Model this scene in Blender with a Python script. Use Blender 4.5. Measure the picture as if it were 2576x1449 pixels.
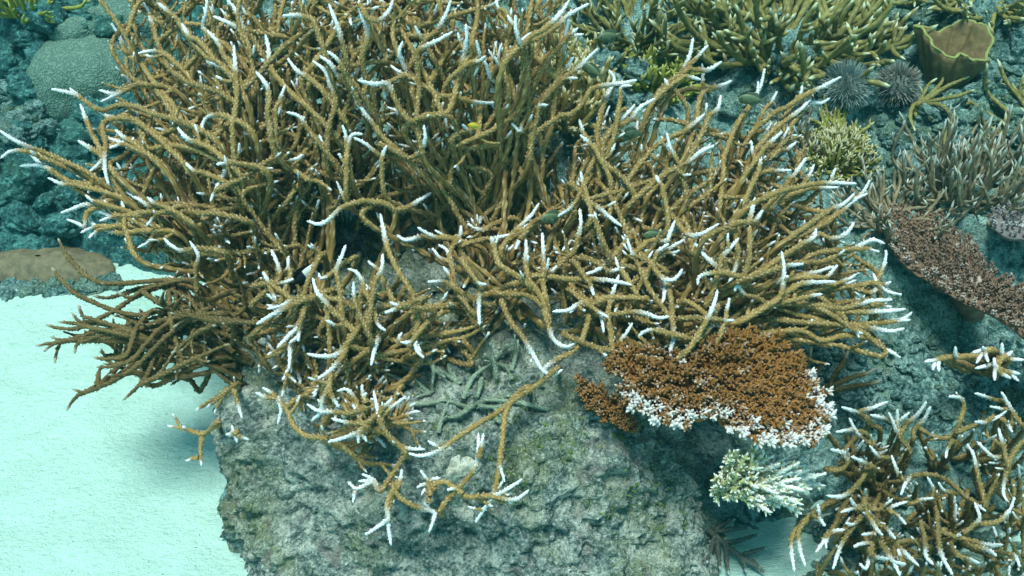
import bpy, math, random
import numpy as np
from mathutils import Vector
from mathutils.bvhtree import BVHTree

for o in list(bpy.data.objects): bpy.data.objects.remove(o)
SC = bpy.context.scene
COL = SC.collection
rng = np.random.default_rng(7)
random.seed(7)
R = math.radians

# ------------------------------------------------------------------ camera, sky, sun, exposure
CAM = np.array([0.0, 0.0, 1.25]); PITCH = R(35.0); TANH = 0.466
cd = bpy.data.cameras.new('camera'); cam = bpy.data.objects.new('camera', cd); COL.objects.link(cam)
cam.location = CAM; cam.rotation_euler = (R(90) - PITCH, 0, 0)
cd.sensor_width = 36; cd.lens = 18 / TANH; cd.clip_start = 0.02; cd.clip_end = 200
SC.camera = cam
FWD = np.array([0, math.cos(PITCH), -math.sin(PITCH)]); UPV = np.array([0, math.sin(PITCH), math.cos(PITCH)]); RGT = np.array([1.0, 0, 0])

SUN_EL, SUN_AZ = R(75), R(205)          # azimuth from +Y; the light comes from above and a little behind the camera
w = bpy.data.worlds.new('World'); SC.world = w; w.use_nodes = True
nt = w.node_tree; nt.nodes.clear()
sky = nt.nodes.new('ShaderNodeTexSky'); sky.sky_type = 'NISHITA'; sky.sun_disc = False
sky.sun_elevation = SUN_EL; sky.sun_rotation = SUN_AZ
tint = nt.nodes.new('ShaderNodeMix'); tint.data_type = 'RGBA'; tint.blend_type = 'MULTIPLY'; tint.inputs[0].default_value = 1
tint.inputs[7].default_value = (0.34, 1.0, 0.84, 1)
bg = nt.nodes.new('ShaderNodeBackground'); bg.inputs[1].default_value = 0.15
wo = nt.nodes.new('ShaderNodeOutputWorld')
nt.links.new(sky.outputs[0], tint.inputs[6]); nt.links.new(tint.outputs[2], bg.inputs[0]); nt.links.new(bg.outputs[0], wo.inputs[0])
sd = bpy.data.lights.new('sun', 'SUN'); sd.energy = 4.2; sd.angle = R(18); sd.color = (0.87, 1.0, 0.88)
sun = bpy.data.objects.new('sun', sd); COL.objects.link(sun)
sdir = Vector((math.sin(SUN_AZ) * math.cos(SUN_EL), math.cos(SUN_AZ) * math.cos(SUN_EL), math.sin(SUN_EL)))
sun.rotation_euler = sdir.to_track_quat('Z', 'Y').to_euler(); sun.location = (0, 0, 5)
vs = SC.view_settings; vs.view_transform = 'Standard'; vs.look = 'None'; vs.exposure = 0.3; vs.gamma = 1
SC.render.engine = 'CYCLES'
SC.cycles.max_bounces = 6; SC.cycles.diffuse_bounces = 5; SC.cycles.glossy_bounces = 1; SC.cycles.volume_bounces = 0
SC.cycles.transmission_bounces = 1

# ------------------------------------------------------------------ noise and geometry helpers
_perm = np.random.default_rng(3).permutation(256); _perm = np.concatenate([_perm, _perm])
_g = np.random.default_rng(4).normal(size=(256, 3)); _g /= np.linalg.norm(_g, axis=1)[:, None]
def noise3(p):
    i = np.floor(p).astype(int); f = p - i; i &= 255
    u = f * f * f * (f * (f * 6 - 15) + 10)
    out = 0
    for dx in (0, 1):
        for dy in (0, 1):
            for dz in (0, 1):
                h = _perm[_perm[_perm[(i[:, 0] + dx) & 255] + ((i[:, 1] + dy) & 255)] + ((i[:, 2] + dz) & 255)]
                d = (_g[h] * (f - np.array([dx, dy, dz]))).sum(1)
                out = out + d * (u[:, 0] if dx else 1 - u[:, 0]) * (u[:, 1] if dy else 1 - u[:, 1]) * (u[:, 2] if dz else 1 - u[:, 2])
    return out * 1.5
def fbm(p, oct=4, gain=.5):
    a, s, out = 1.0, 1.0, 0
    for k in range(oct):
        out = out + a * noise3(p * s + 17.3 * k); a *= gain; s *= 2.03
    return out
def smooth(a, b, x):
    t = np.clip((x - a) / (b - a), 0, 1); return t * t * (3 - 2 * t)
def nrm(v): return v / (np.linalg.norm(v) + 1e-9)

def ray(px, py):                                   # px,py on a 2576 x 1449 picture grid
    return FWD + RGT * ((px - 1288) / 1288 * TANH) + UPV * ((724.5 - py) / 1288 * TANH)
def P(px, py, d): return CAM + ray(px, py) * d

def mesh(name, v, quads=None, tris=None, attrs=None, smoothed=True):
    m = bpy.data.meshes.new(name); v = np.asarray(v, dtype=np.float32)
    q = np.zeros((0, 4), int) if quads is None else np.asarray(quads).reshape(-1, 4)
    t = np.zeros((0, 3), int) if tris is None else np.asarray(tris).reshape(-1, 3)
    nq, n3 = len(q), len(t)
    m.vertices.add(len(v)); m.vertices.foreach_set('co', v.ravel())
    m.loops.add(nq * 4 + n3 * 3); m.loops.foreach_set('vertex_index', np.concatenate([q.ravel(), t.ravel()]).astype(np.int32))
    m.polygons.add(nq + n3)
    m.polygons.foreach_set('loop_start', np.concatenate([np.arange(nq) * 4, nq * 4 + np.arange(n3) * 3]).astype(np.int32))
    m.polygons.foreach_set('use_smooth', np.full(nq + n3, smoothed))
    for k, a in (attrs or {}).items():
        at = m.attributes.new(k, 'FLOAT', 'POINT'); at.data.foreach_set('value', np.asarray(a, dtype=np.float32))
    m.update(calc_edges=True)
    return m
def link(name, me, mat, parent=None, loc=None):
    o = bpy.data.objects.new(name, me); COL.objects.link(o)
    if me is not None and mat is not None and not me.materials: me.materials.append(mat)
    if parent is not None: o.parent = parent
    if loc is not None: o.location = loc
    return o
def tag(o, label=None, cat=None, group=None, kind=None):
    if label: o['label'] = label
    if cat: o['category'] = cat
    if group: o['group'] = group
    if kind: o['kind'] = kind
    return o
def empty(name, loc, label, cat, group=None):
    o = bpy.data.objects.new(name, None); COL.objects.link(o); o.location = loc; o.empty_display_size = .02
    return tag(o, label, cat, group)
class Acc:
    """collects vertices, quads, triangles and point attributes of one mesh"""
    def __init__(s): s.v, s.q, s.t, s.a, s.n = [], [], [], {}, 0
    def add(s, v, q=None, t=None, **attrs):
        if q is not None and len(q): s.q.append(np.asarray(q) + s.n)
        if t is not None and len(t): s.t.append(np.asarray(t) + s.n)
        s.v.append(np.asarray(v)); s.n += len(v)
        for k, a in attrs.items(): s.a.setdefault(k, []).append(np.broadcast_to(np.asarray(a, float), (len(v),)))
    def mesh(s, name, smoothed=True):
        return mesh(name, np.concatenate(s.v), np.concatenate(s.q) if s.q else None, np.concatenate(s.t) if s.t else None,
                    {k: np.concatenate(a) for k, a in s.a.items()}, smoothed)
def grid_quads(ni, nj, wrap=False):
    i, j = np.meshgrid(np.arange(ni - 1), np.arange(nj if wrap else nj - 1), indexing='ij')
    a = i * nj + j; b = i * nj + (j + 1) % nj
    return np.stack([a, b, b + nj, a + nj], -1).reshape(-1, 4)

# ------------------------------------------------------------------ materials
def new_mat(name):
    m = bpy.data.materials.new(name); m.use_nodes = True; n = m.node_tree
    b = n.nodes['Principled BSDF']; b.inputs['Roughness'].default_value = .75; b.inputs['Specular IOR Level'].default_value = .2
    return m, n, b
def N(n, t, **kw):
    x = n.nodes.new(t)
    for k, v in kw.items(): setattr(x, k, v)
    return x
def mixc(n, fac, a, b, mode='MIX'):
    x = N(n, 'ShaderNodeMix', data_type='RGBA', blend_type=mode)
    for s, val in ((0, fac), (6, a), (7, b)):
        if isinstance(val, (tuple, list)): x.inputs[s].default_value = (*val, 1)
        elif isinstance(val, (int, float)): x.inputs[s].default_value = val
        else: n.links.new(val, x.inputs[s])
    return x.outputs[2]
def math_(n, op, a, b=0.5, c=None, clamp=False):
    x = N(n, 'ShaderNodeMath', operation=op, use_clamp=clamp)
    for s, val in enumerate((a, b) if c is None else (a, b, c)):
        if isinstance(val, (int, float)): x.inputs[s].default_value = val
        else: n.links.new(val, x.inputs[s])
    return x.outputs[0]
def ntex(n, scale, detail=4, rough=.6, dist=0, vec=None, typ='ShaderNodeTexNoise'):
    x = N(n, typ); x.inputs['Scale'].default_value = scale
    if typ == 'ShaderNodeTexNoise':
        x.inputs['Detail'].default_value = detail; x.inputs['Roughness'].default_value = rough; x.inputs['Distortion'].default_value = dist
    if vec is not None: n.links.new(vec, x.inputs['Vector'])
    return x.outputs[0]
def ramp(n, fac, lo, hi):
    x = N(n, 'ShaderNodeMapRange'); x.inputs[1].default_value = lo; x.inputs[2].default_value = hi; n.links.new(fac, x.inputs[0]); return x.outputs[0]
def bump(n, b, h, strength, dist):
    x = N(n, 'ShaderNodeBump'); x.inputs['Strength'].default_value = strength; x.inputs['Distance'].default_value = dist
    n.links.new(h, x.inputs['Height']); n.links.new(x.outputs[0], b.inputs['Normal'])
def pos(n): return N(n, 'ShaderNodeNewGeometry').outputs['Position']

def coral_mat(name, base, dark, tip=(.74, .72, .74), knobc=None, var=.35, nscale=60, rough=.7):
    m, n, b = new_mat(name)
    p = pos(n)
    at = N(n, 'ShaderNodeAttribute', attribute_name='tip').outputs['Fac']
    ak = N(n, 'ShaderNodeAttribute', attribute_name='knob').outputs['Fac']
    rnd = N(n, 'ShaderNodeObjectInfo').outputs['Random']
    nz = ntex(n, nscale, 3, .6, vec=p)
    big = ntex(n, 7, 2, .5, vec=p)
    c = mixc(n, ramp(n, nz, .3, .7), dark, base)
    c = mixc(n, math_(n, 'MULTIPLY', ramp(n, big, .35, .7), var), c, tuple(min(1, x * 1.45) for x in base))
    hs = N(n, 'ShaderNodeHueSaturation'); n.links.new(c, hs.inputs['Color'])
    n.links.new(math_(n, 'MULTIPLY_ADD', rnd, .4, .8), hs.inputs['Value']); c = hs.outputs[0]
    if knobc: c = mixc(n, math_(n, 'MULTIPLY', ak, .85, clamp=True), c, knobc)
    tn = math_(n, 'MULTIPLY_ADD', math_(n, 'SUBTRACT', nz, .5), .5, at, clamp=True)
    tn = math_(n, 'MULTIPLY_ADD', math_(n, 'MULTIPLY', ak, at), .6, tn, clamp=True)
    c = mixc(n, ramp(n, tn, .06, .92), c, mixc(n, math_(n, 'MULTIPLY', ak, .9, clamp=True), tuple(x * .80 for x in tip), tuple(min(.9, x * 1.06) for x in tip)))
    n.links.new(c, b.inputs['Base Color']); b.inputs['Roughness'].default_value = rough
    fine = ntex(n, 420, 2, .6, vec=p)
    bump(n, b, fine, .5, .0015)
    return m
M = {}
M['stag'] = coral_mat('brown_staghorn', (.245, .150, .047), (.140, .084, .025), (.80, .81, .86), (.48, .355, .19))
M['stag_dark'] = coral_mat('olive_brown_staghorn', (.20, .135, .042), (.112, .073, .022), (.78, .79, .82), (.38, .29, .15))
M['stag_fan'] = coral_mat('dark_fan_staghorn', (.115, .075, .026), (.062, .040, .014), (.42, .37, .28), (.24, .17, .08))  # darker brown; the drooping fan's silhouette shading is put into this colour
M['olive'] = coral_mat('olive_staghorn', (.20, .175, .055), (.09, .078, .022), (.60, .62, .42), (.30, .27, .12))
M['greyfine'] = coral_mat('grey_brown_fine_coral', (.22, .175, .105), (.11, .085, .05), (.52, .55, .50), (.36, .31, .22))
M['dead'] = coral_mat('dead_coral', (.19, .23, .165), (.08, .11, .08), (.36, .42, .36), (.32, .38, .32), nscale=40)
M['darktwig'] = coral_mat('dark_blue_twig', (.10, .11, .09), (.05, .06, .05), (.42, .48, .48), (.2, .22, .2))
M['orange'] = coral_mat('rust_table', (.25, .105, .022), (.10, .040, .008), (.76, .70, .69), (.38, .17, .05), nscale=90)
M['pink'] = coral_mat('pink_brown_table', (.20, .118, .080), (.10, .056, .038), (.46, .36, .31), (.3, .2, .15), nscale=90)
M['lilac'] = coral_mat('lilac_table', (.22, .19, .185), (.12, .10, .10), (.52, .53, .54), (.4, .34, .38), nscale=90)
M['pale'] = coral_mat('pale_green_bottlebrush', (.40, .40, .20), (.24, .25, .11), (.84, .84, .80), (.50, .50, .30), nscale=70)
M['bush'] = coral_mat('yellow_green_bush', (.26, .23, .045), (.10, .10, .018), (.66, .60, .40), (.3, .3, .1), nscale=60)
M['lime'] = coral_mat('lime_finger', (.23, .25, .04), (.09, .11, .015), (.45, .47, .14), (.3, .3, .08))
M['leather'] = coral_mat('yellow_leather', (.30, .22, .06), (.15, .11, .03), (.60, .55, .34), (.5, .42, .2), nscale=70)

def math_vec(n, p):
    x = N(n, 'ShaderNodeVectorMath', operation='ADD'); x.inputs[1].default_value = (3.7, 1.9, 8.2); n.links.new(p, x.inputs[0]); return x.outputs[0]
def rock_mat(name, pale, mid, dark, algae, scale=1.0, bstr=.9, crust=None, lo=.47, hi=.66):
    m, n, b = new_mat(name); p = pos(n)
    n1 = ntex(n, 22 * scale, 6, .72, .4, p); n2 = ntex(n, 75 * scale, 5, .75, .2, p); n3 = ntex(n, 7 * scale, 3, .6, .6, p); n4 = ntex(n, 260 * scale, 3, .7, 0, p)
    c = mixc(n, ramp(n, n2, .36, .6), dark, mid)
    c = mixc(n, ramp(n, n1, lo, hi), c, pale)
    c = mixc(n, math_(n, 'MULTIPLY', ramp(n, n3, .48, .66), ramp(n, n2, .3, .6)), c, algae)
    vo = N(n, 'ShaderNodeTexVoronoi'); vo.inputs['Scale'].default_value = 55 * scale; n.links.new(p, vo.inputs['Vector'])
    pit = ramp(n, vo.outputs['Distance'], .12, .3)
    h = math_(n, 'ADD', math_(n, 'MULTIPLY', n2, .5), math_(n, 'MULTIPLY', n4, .55)); h = math_(n, 'ADD', h, math_(n, 'MULTIPLY', pit, .3))
    c = mixc(n, math_(n, 'MULTIPLY', ramp(n, n4, .54, .66), .7), c, tuple(x * .45 for x in dark))
    n5 = ntex(n, 150 * scale, 3, .7, .3, p)
    c = mixc(n, math_(n, 'MULTIPLY', ramp(n, n5, .55, .68), .75), c, tuple(min(.8, x * 1.35) for x in pale))
    c = mixc(n, math_(n, 'MULTIPLY', ramp(n, n5, .44, .34), .7), c, dark)
    n6 = ntex(n, 30 * scale, 4, .65, .8, p)
    c = mixc(n, math_(n, 'MULTIPLY', ramp(n, n6, .60, .70), .8), c, tuple(x * .8 for x in dark))
    if crust:
        n7 = ntex(n, 14, 5, .7, 1.2, p); n8 = ntex(n, 19, 5, .75, .8, math_vec(n, p))
        c = mixc(n, math_(n, 'MULTIPLY', ramp(n, n7, .57, .64), .6), c, crust)
        c = mixc(n, math_(n, 'MULTIPLY', ramp(n, n8, .60, .66), .75), c, (.70, .70, .62))
    n.links.new(c, b.inputs['Base Color']); b.inputs['Roughness'].default_value = .9
    bump(n, b, h, bstr, .022)
    return m
M['rock'] = rock_mat('pitted_reef_rock', (.74, .75, .66), (.34, .41, .37), (.035, .08, .08), (.24, .27, .12), 1.25, .9, (.27, .22, .22))
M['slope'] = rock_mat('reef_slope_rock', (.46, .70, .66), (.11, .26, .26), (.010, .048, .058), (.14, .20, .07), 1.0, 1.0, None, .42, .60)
M['wall'] = rock_mat('shade_toned_wall_rock', (.12, .32, .31), (.035, .13, .135), (.008, .042, .052), (.05, .12, .08), .6)  # rear wall rock; its shade is put into these darker colours
M['white_stone'] = rock_mat('cream_rubble', (.80, .78, .70), (.62, .6, .5), (.3, .3, .25), (.5, .5, .36), 1.2, .6)

def sand_mat():
    m, n, b = new_mat('white_sand'); p = pos(n)
    mp = N(n, 'ShaderNodeMapping'); mp.inputs['Scale'].default_value = (1, 1.7, 1); mp.inputs['Rotation'].default_value = (0, 0, R(-38)); n.links.new(p, mp.inputs[0])
    n1 = ntex(n, 9, 4, .6, .5, mp.outputs[0]); n2 = ntex(n, 70, 4, .65, .3, mp.outputs[0]); n3 = ntex(n, 420, 2, .6, 0, p)
    c = mixc(n, ramp(n, n1, .3, .7), (.41, .60, .54), (.48, .69, .63))
    c = mixc(n, math_(n, 'MULTIPLY', ramp(n, n2, .56, .74), .55), c, (.26, .42, .37))
    sp = math_(n, 'GREATER_THAN', ntex(n, 190, 1, .5, 0, p), .755)
    c = mixc(n, math_(n, 'MULTIPLY', sp, .7), c, (.10, .16, .16))
    n.links.new(c, b.inputs['Base Color']); b.inputs['Roughness'].default_value = .95
    h = math_(n, 'ADD', math_(n, 'MULTIPLY', n2, .7), math_(n, 'MULTIPLY', n3, .25)); bump(n, b, h, .8, .016)
    return m
M['sand'] = sand_mat()
def plain(name, base, dark, scale=60, bstr=.4, rough=.7, spec=.2, stretch=None):
    m, n, b = new_mat(name); p = N(n, 'ShaderNodeTexCoord').outputs['Object']
    nz = ntex(n, scale, 4, .65, .2, p)
    n.links.new(mixc(n, ramp(n, nz, .35, .65), dark, base), b.inputs['Base Color']); b.inputs['Roughness'].default_value = rough; b.inputs['Specular IOR Level'].default_value = spec
    bump(n, b, nz, bstr, .004); return m

# ------------------------------------------------------------------ the setting: sand, reef slope
g = np.concatenate([np.linspace(-12, -1.7, 18)[:-1], np.linspace(-1.7, 1.7, 190), np.linspace(1.7, 12, 18)[1:]])
gy = np.concatenate([np.linspace(-10, .6, 14)[:-1], np.linspace(.6, 2.4, 120), np.linspace(2.4, 12, 14)[1:]])
X, Y = np.meshgrid(g, gy, indexing='ij')
pp = np.stack([X.ravel(), Y.ravel(), 0 * X.ravel()], 1)
ca, sa = math.cos(R(38)), math.sin(R(38))
pr = np.stack([pp[:, 0] * ca - pp[:, 1] * sa, (pp[:, 0] * sa + pp[:, 1] * ca) * 1.6, pp[:, 2]], 1)
z = .014 * fbm(pp * 3, 3) + .006 * noise3(pr * 16) + .003 * noise3(pr * 45)
v = pp.copy(); v[:, 2] = z
sand = link('sand', mesh('sand', v, grid_quads(len(g), len(gy))), M['sand']); tag(sand, kind='structure')

def slope_h(x, y):
    zr = np.interp(y, [.9, 1.12, 1.25, 1.38, 1.6, 1.9, 2.3, 3.8], [-.10, -.03, .035, .10, .27, .40, .58, 1.4])
    zl = np.interp(y, [1.72, 1.85, 2.02, 2.36, 2.8, 3.8], [-.12, .0, .17, .46, .85, 1.5])
    wv = smooth(-.62, -.30, x - .15 * (y - 1.6))
    p = np.stack([x, y, 0 * x], 1)
    z = zl * (1 - wv) + zr * wv
    amp = 1.35 - .45 * wv
    r = fbm(p * 4.2 + 3.1, 3) * .055 + fbm(p * 13, 3) * .024 + (np.abs(noise3(p * 30 + 5)) - .25) * .022 + fbm(p * 62, 2) * .011
    return z + r * amp * smooth(-.12, .06, z)
gx = np.concatenate([np.linspace(-2.4, -1.35, 24)[:-1], np.linspace(-1.35, 1.3, 330), np.linspace(1.3, 2.4, 24)[1:]]); gy = np.concatenate([np.linspace(.95, 2.6, 230), np.linspace(2.6, 3.7, 30)[1:]])
X, Y = np.meshgrid(gx, gy, indexing='ij')
sv = np.stack([X.ravel(), Y.ravel(), slope_h(X.ravel(), Y.ravel())], 1)
sq = grid_quads(len(gx), len(gy))
slope = link('reef_slope', mesh('reef_slope', sv, sq), M['slope']); tag(slope, kind='structure')
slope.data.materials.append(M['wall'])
fc = sv[sq].mean(1); slope.data.polygons.foreach_set('material_index', ((fc[:, 0] + .05 * noise3(fc * 6)) < -.52).astype(np.int32))  # left faces take the wall rock with the painted shade

# ------------------------------------------------------------------ the big reef rock
def cube_sphere(n):
    u = np.linspace(-1, 1, n); A, B = np.meshgrid(u, u, indexing='ij'); A, B = A.ravel(), B.ravel(); o = np.ones_like(A)
    q = grid_quads(n, n); vs_, qs_ = [], []
    for k, f in enumerate([(A, B, o), (B, A, -o), (o, A, B), (-o, B, A), (B, o, A), (A, -o, B)]):
        vs_.append(np.stack(f, 1)); qs_.append(q + k * n * n)
    return np.concatenate(vs_), np.concatenate(qs_)
def superblob(n, half, p=4.0):
    v, q = cube_sphere(n); v = np.tan(v * .7) / math.tan(.7)
    r = (np.abs(v) ** p).sum(1) ** (1 / p); d = v / r[:, None]
    return d * np.array(half), q, d
v, q, d = superblob(140, (.365, .50, .235), 5.5)
v[:, 1] += np.where(v[:, 1] < 0, (.10 + .90 * v[:, 2]) * 1.0, 0) * smooth(0, -.3, v[:, 1])
v[:, 0] *= 1 - .05 * smooth(.10, -.06, v[:, 2]) * (v[:, 0] < 0)
v += np.array([-.075, 1.40, .05])
nr = d / np.linalg.norm(d, axis=1)[:, None]
disp = .042 * fbm(v * 5, 3) + .014 * fbm(v * 16 + 9, 3, .6) - .007 * (np.abs(noise3(v * 26)) - .2) + .013 * fbm(v * 48 + 2, 3, .7) - .016 * np.clip(noise3(v * 30 + 8) - .25, 0, 1)
pits = np.array([P(605, 1215, 1.5), P(730, 1415, 1.45), P(1000, 1480, 1.45), P(905, 1380, 1.45), P(1560, 1300, 1.5), P(1640, 1420, 1.45), P(1375, 1245, 1.5), P(1120, 1340, 1.5)])
for c_ in pits:
    dd = np.linalg.norm(v - c_, axis=1); disp -= .016 * np.exp(-(dd / .016) ** 2)
rp = rng.uniform([-.45, .9, -.1], [.3, 1.5, .4], (900, 3)); rr = rng.uniform(.004, .014, 900)
for c_, s_ in zip(rp, rr):
    m_ = np.abs(v - c_).max(1) < s_ * 2.2
    if m_.any():
        dd = np.linalg.norm(v[m_] - c_, axis=1); disp[m_] -= s_ * 1.5 * np.exp(-(dd / s_) ** 2)
v = v + nr * disp[:, None]
rock_v, rock_q = v, q
base = np.array([-.075, 1.40, 0.0])
q = q[(nr[q].mean(1)[:, 2] > -.75)]; rock_q = q
rock = link('reef_rock', mesh('reef_rock', v - base, q), M['rock'], None, base)
tag(rock, 'big pitted grey green reef rock rising from the white sand under the staghorn thicket', 'rock')

BV = BVHTree.FromPolygons([tuple(a) for a in np.concatenate([rock_v, sv, np.array([[-9, -9, 0], [9, -9, 0], [9, 9, 0], [-9, 9, 0]])])],
                          [tuple(a) for a in np.concatenate([rock_q, sq + len(rock_v), np.array([[0, 1, 2, 3]]) + len(rock_v) + len(sv)])])
def hit(px, py):
    r = ray(px, py); h = BV.ray_cast(Vector(CAM), Vector(r).normalized())
    return np.array(h[0]), np.array(h[1])
def drop(x, y, z0=1.3):
    h = BV.ray_cast(Vector((x, y, z0)), Vector((0, 0, -1))); return np.array(h[0])

# ------------------------------------------------------------------ staghorn corals
def spline(pts, step, fine=None):
    pts = np.asarray(pts, float)
    if len(pts) == 2: pts = np.stack([pts[0], pts.mean(0), pts[1]])
    e = np.concatenate([[2 * pts[0] - pts[1]], pts, [2 * pts[-1] - pts[-2]]])
    t = np.linspace(0, 1, 14, endpoint=False)[:, None]; out = []
    for i in range(1, len(e) - 2):
        a, b, c, d = e[i - 1], e[i], e[i + 1], e[i + 2]
        out.append(.5 * (2 * b + (c - a) * t + (2 * a - 5 * b + 4 * c - d) * t * t + (3 * b - a - 3 * c + d) * t ** 3))
    out = np.concatenate(out + [pts[-1:]])
    s = np.concatenate([[0], np.cumsum(np.linalg.norm(np.diff(out, axis=0), axis=1))])
    n = max(4, int(s[-1] / step)); u = np.linspace(0, s[-1], n + 1)
    if fine and s[-1] > fine * 1.2:
        n = int(fine / step); u = np.concatenate([np.arange(0, s[-1] - fine - .004, .0085), np.linspace(s[-1] - fine, s[-1], n + 1)])
    return np.stack([np.interp(u, s, out[:, k]) for k in range(3)], 1), u
FINE = .16                                         # corallite rings only on the outer part of a branch; its buried foot is plain
def tube_geo(pts, r0, r1, step, ns, knob, tipl=.035, taper=.05, endr=.45, stagger=True, tmax=1.0):
    """root -> tip. returns verts (rings, ns, 3) , end point, tip attr, knob attr, ring positions"""
    c, s = spline(pts, step, FINE); L = s[-1]; n = len(c)
    if L > .03:
        wf = np.clip(s / .02, 0, 1)[:, None]; o_ = rng.uniform(0, 60, 3); wp = c * 22 + o_
        c = c + wf * .28 * r1 * np.stack([noise3(wp), noise3(wp + 31.7), noise3(wp + 71.1)], 1) * 1.6
    t = np.gradient(c, s, axis=0); t /= np.linalg.norm(t, axis=1)[:, None] + 1e-9
    _, ev = np.linalg.eigh(t.T @ t); ref = ev[:, 0] + 1e-4
    u = np.cross(t, ref); u /= np.linalg.norm(u, axis=1)[:, None] + 1e-9; b = np.cross(t, u)
    dt = L - s
    r = r0 + (r1 - r0) * s / L
    r = r * (endr + (1 - endr) * np.clip(dt / taper, 0, 1) ** .8)
    cap = r1 * 1.1; r = r * np.sqrt(np.clip(1 - np.clip(1 - dt / cap, 0, 1) ** 2, .06, 1))
    ang = (np.arange(ns) * 2 * math.pi / ns + rng.uniform(0, 6))[None, :] + rng.uniform(-.3, .3, (n, ns)) * 2 * math.pi / ns
    ci, si = np.cos(ang), np.sin(ang)
    I, J = np.meshgrid(np.arange(n), np.arange(ns), indexing='ij')
    k = ((I % 2 == 0) & ((J + I // 2) % 2 == 0)).astype(float) if stagger else np.zeros((n, ns))
    k *= np.clip(rng.normal(1.0, .4, (n, ns)), .3, 1.9) * (rng.random((n, ns)) > .22)
    amp = knob * k * np.clip(r / r1, .35, 1)[:, None]
    lump = 1 + .10 * noise3(c * 55 + rng.uniform(0, 50))[:, None]
    rad = r[:, None] * lump + amp
    dirv = u[:, None] * ci[..., None] + b[:, None] * si[..., None]
    V = c[:, None] + dirv * rad[..., None] + t[:, None] * (amp * .7 + rng.uniform(-.28, .28, (n, ns)) * (step if stagger else 0))[..., None]
    tip = np.clip(1 - (dt - tipl * .35) / (tipl * .9), 0, 1) * tmax
    return V, c[-1] + t[-1] * r[-1] * .5, np.repeat(tip[:, None], ns, 1), k, dt
def add_tube(acc_body, acc_tip, pts, r0, r1, step=.003, ns=10, knob=.0013, tipl=.035, taper=.05, endr=.45, tmax=1.0):
    V, e, tip, k, dt = tube_geo(pts, r0, r1, step, ns, knob, tipl, taper, endr, True, tmax); n = len(V)
    cut = n - 1
    if acc_tip is not None: cut = max(1, min(n - 2, int(np.searchsorted(-dt, -tipl * .62))))
    acc_body.add(V[:cut + 1].reshape(-1, 3), grid_quads(cut + 1, ns, True), tip=tip[:cut + 1].ravel(), knob=k[:cut + 1].ravel())
    tgt = acc_body
    if acc_tip is not None:
        tgt = acc_tip
        tgt.add(V[cut:].reshape(-1, 3), grid_quads(n - cut, ns, True), tip=tip[cut:].ravel(), knob=k[cut:].ravel())
    m = tgt.n - ns
    tgt.add([e], tip=tmax, knob=0); tgt.t.append(np.array([[m + j, m + (j + 1) % ns, tgt.n - 1] for j in range(ns)]))
def perp(v):
    a = rng.normal(size=3); a -= v * a.dot(v); return nrm(a)
class Colony:
    def __init__(s, label, loc, mat, tips=True, cat='coral', group=None, name='staghorn_coral'):
        s.loc = np.asarray(loc, float); s.root = empty(name, s.loc, label, cat, group); s.mat = mat; s.tips = tips; s.nb = 0; s.rest = Acc(); s.nodes = []
    def branch(s, pts, r0=.0078, r1=.0062, step=.003, ns=10, knob=.0013, tipl=.04, lets=0, letl=(.03, .07), up=.5, taper=.05, frac=(.35, .93)):
        pts = np.asarray(pts, float) - s.loc
        full = s.nb >= 300; A = s.rest if full else Acc(); T = []
        def one(p, a, b, tl, tp):
            t = Acc() if s.tips and not full else None
            add_tube(A, t, p, a, b, step, ns, knob, tl, tp)
            if t is not None: T.append(t)
        one(pts, r0, r1, tipl, taper)
        c, u = spline(pts, .01); L = u[-1]; s.nodes.append(c[len(c) // 4:max(len(c) // 4 + 1, len(c) - 3)] + s.loc)
        for k in range(lets):
            f = rng.uniform(*frac); i = min(len(c) - 2, int(f * len(c))); tg = nrm(c[i + 1] - c[i])
            sd_ = nrm(perp(tg) + np.array([0, -.1, .3]) * up * 2); dr = nrm(tg * rng.uniform(.2, 1.0) + sd_)
            l = rng.uniform(*letl) * (1.1 - .5 * f)
            d2 = nrm(dr + np.array([0, 0, up]) + tg * .3)
            q0 = c[i]; one([q0, q0 + dr * l * .5, q0 + dr * l * .5 + d2 * l * .5], r1 * .95, r1 * .86, min(tipl * .8, l * rng.uniform(.2, .6)), taper)
        s.nb += 1
        if full: return None
        b = link('branch', A.mesh('branch'), s.mat, s.root)
        for t in T: link('tip', t.mesh('tip'), s.mat, b)
        return b
    def finish(s):
        if s.rest.n: link('inner_branches', s.rest.mesh('inner_branches'), s.mat, s.root)['kind'] = 'stuff'

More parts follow.
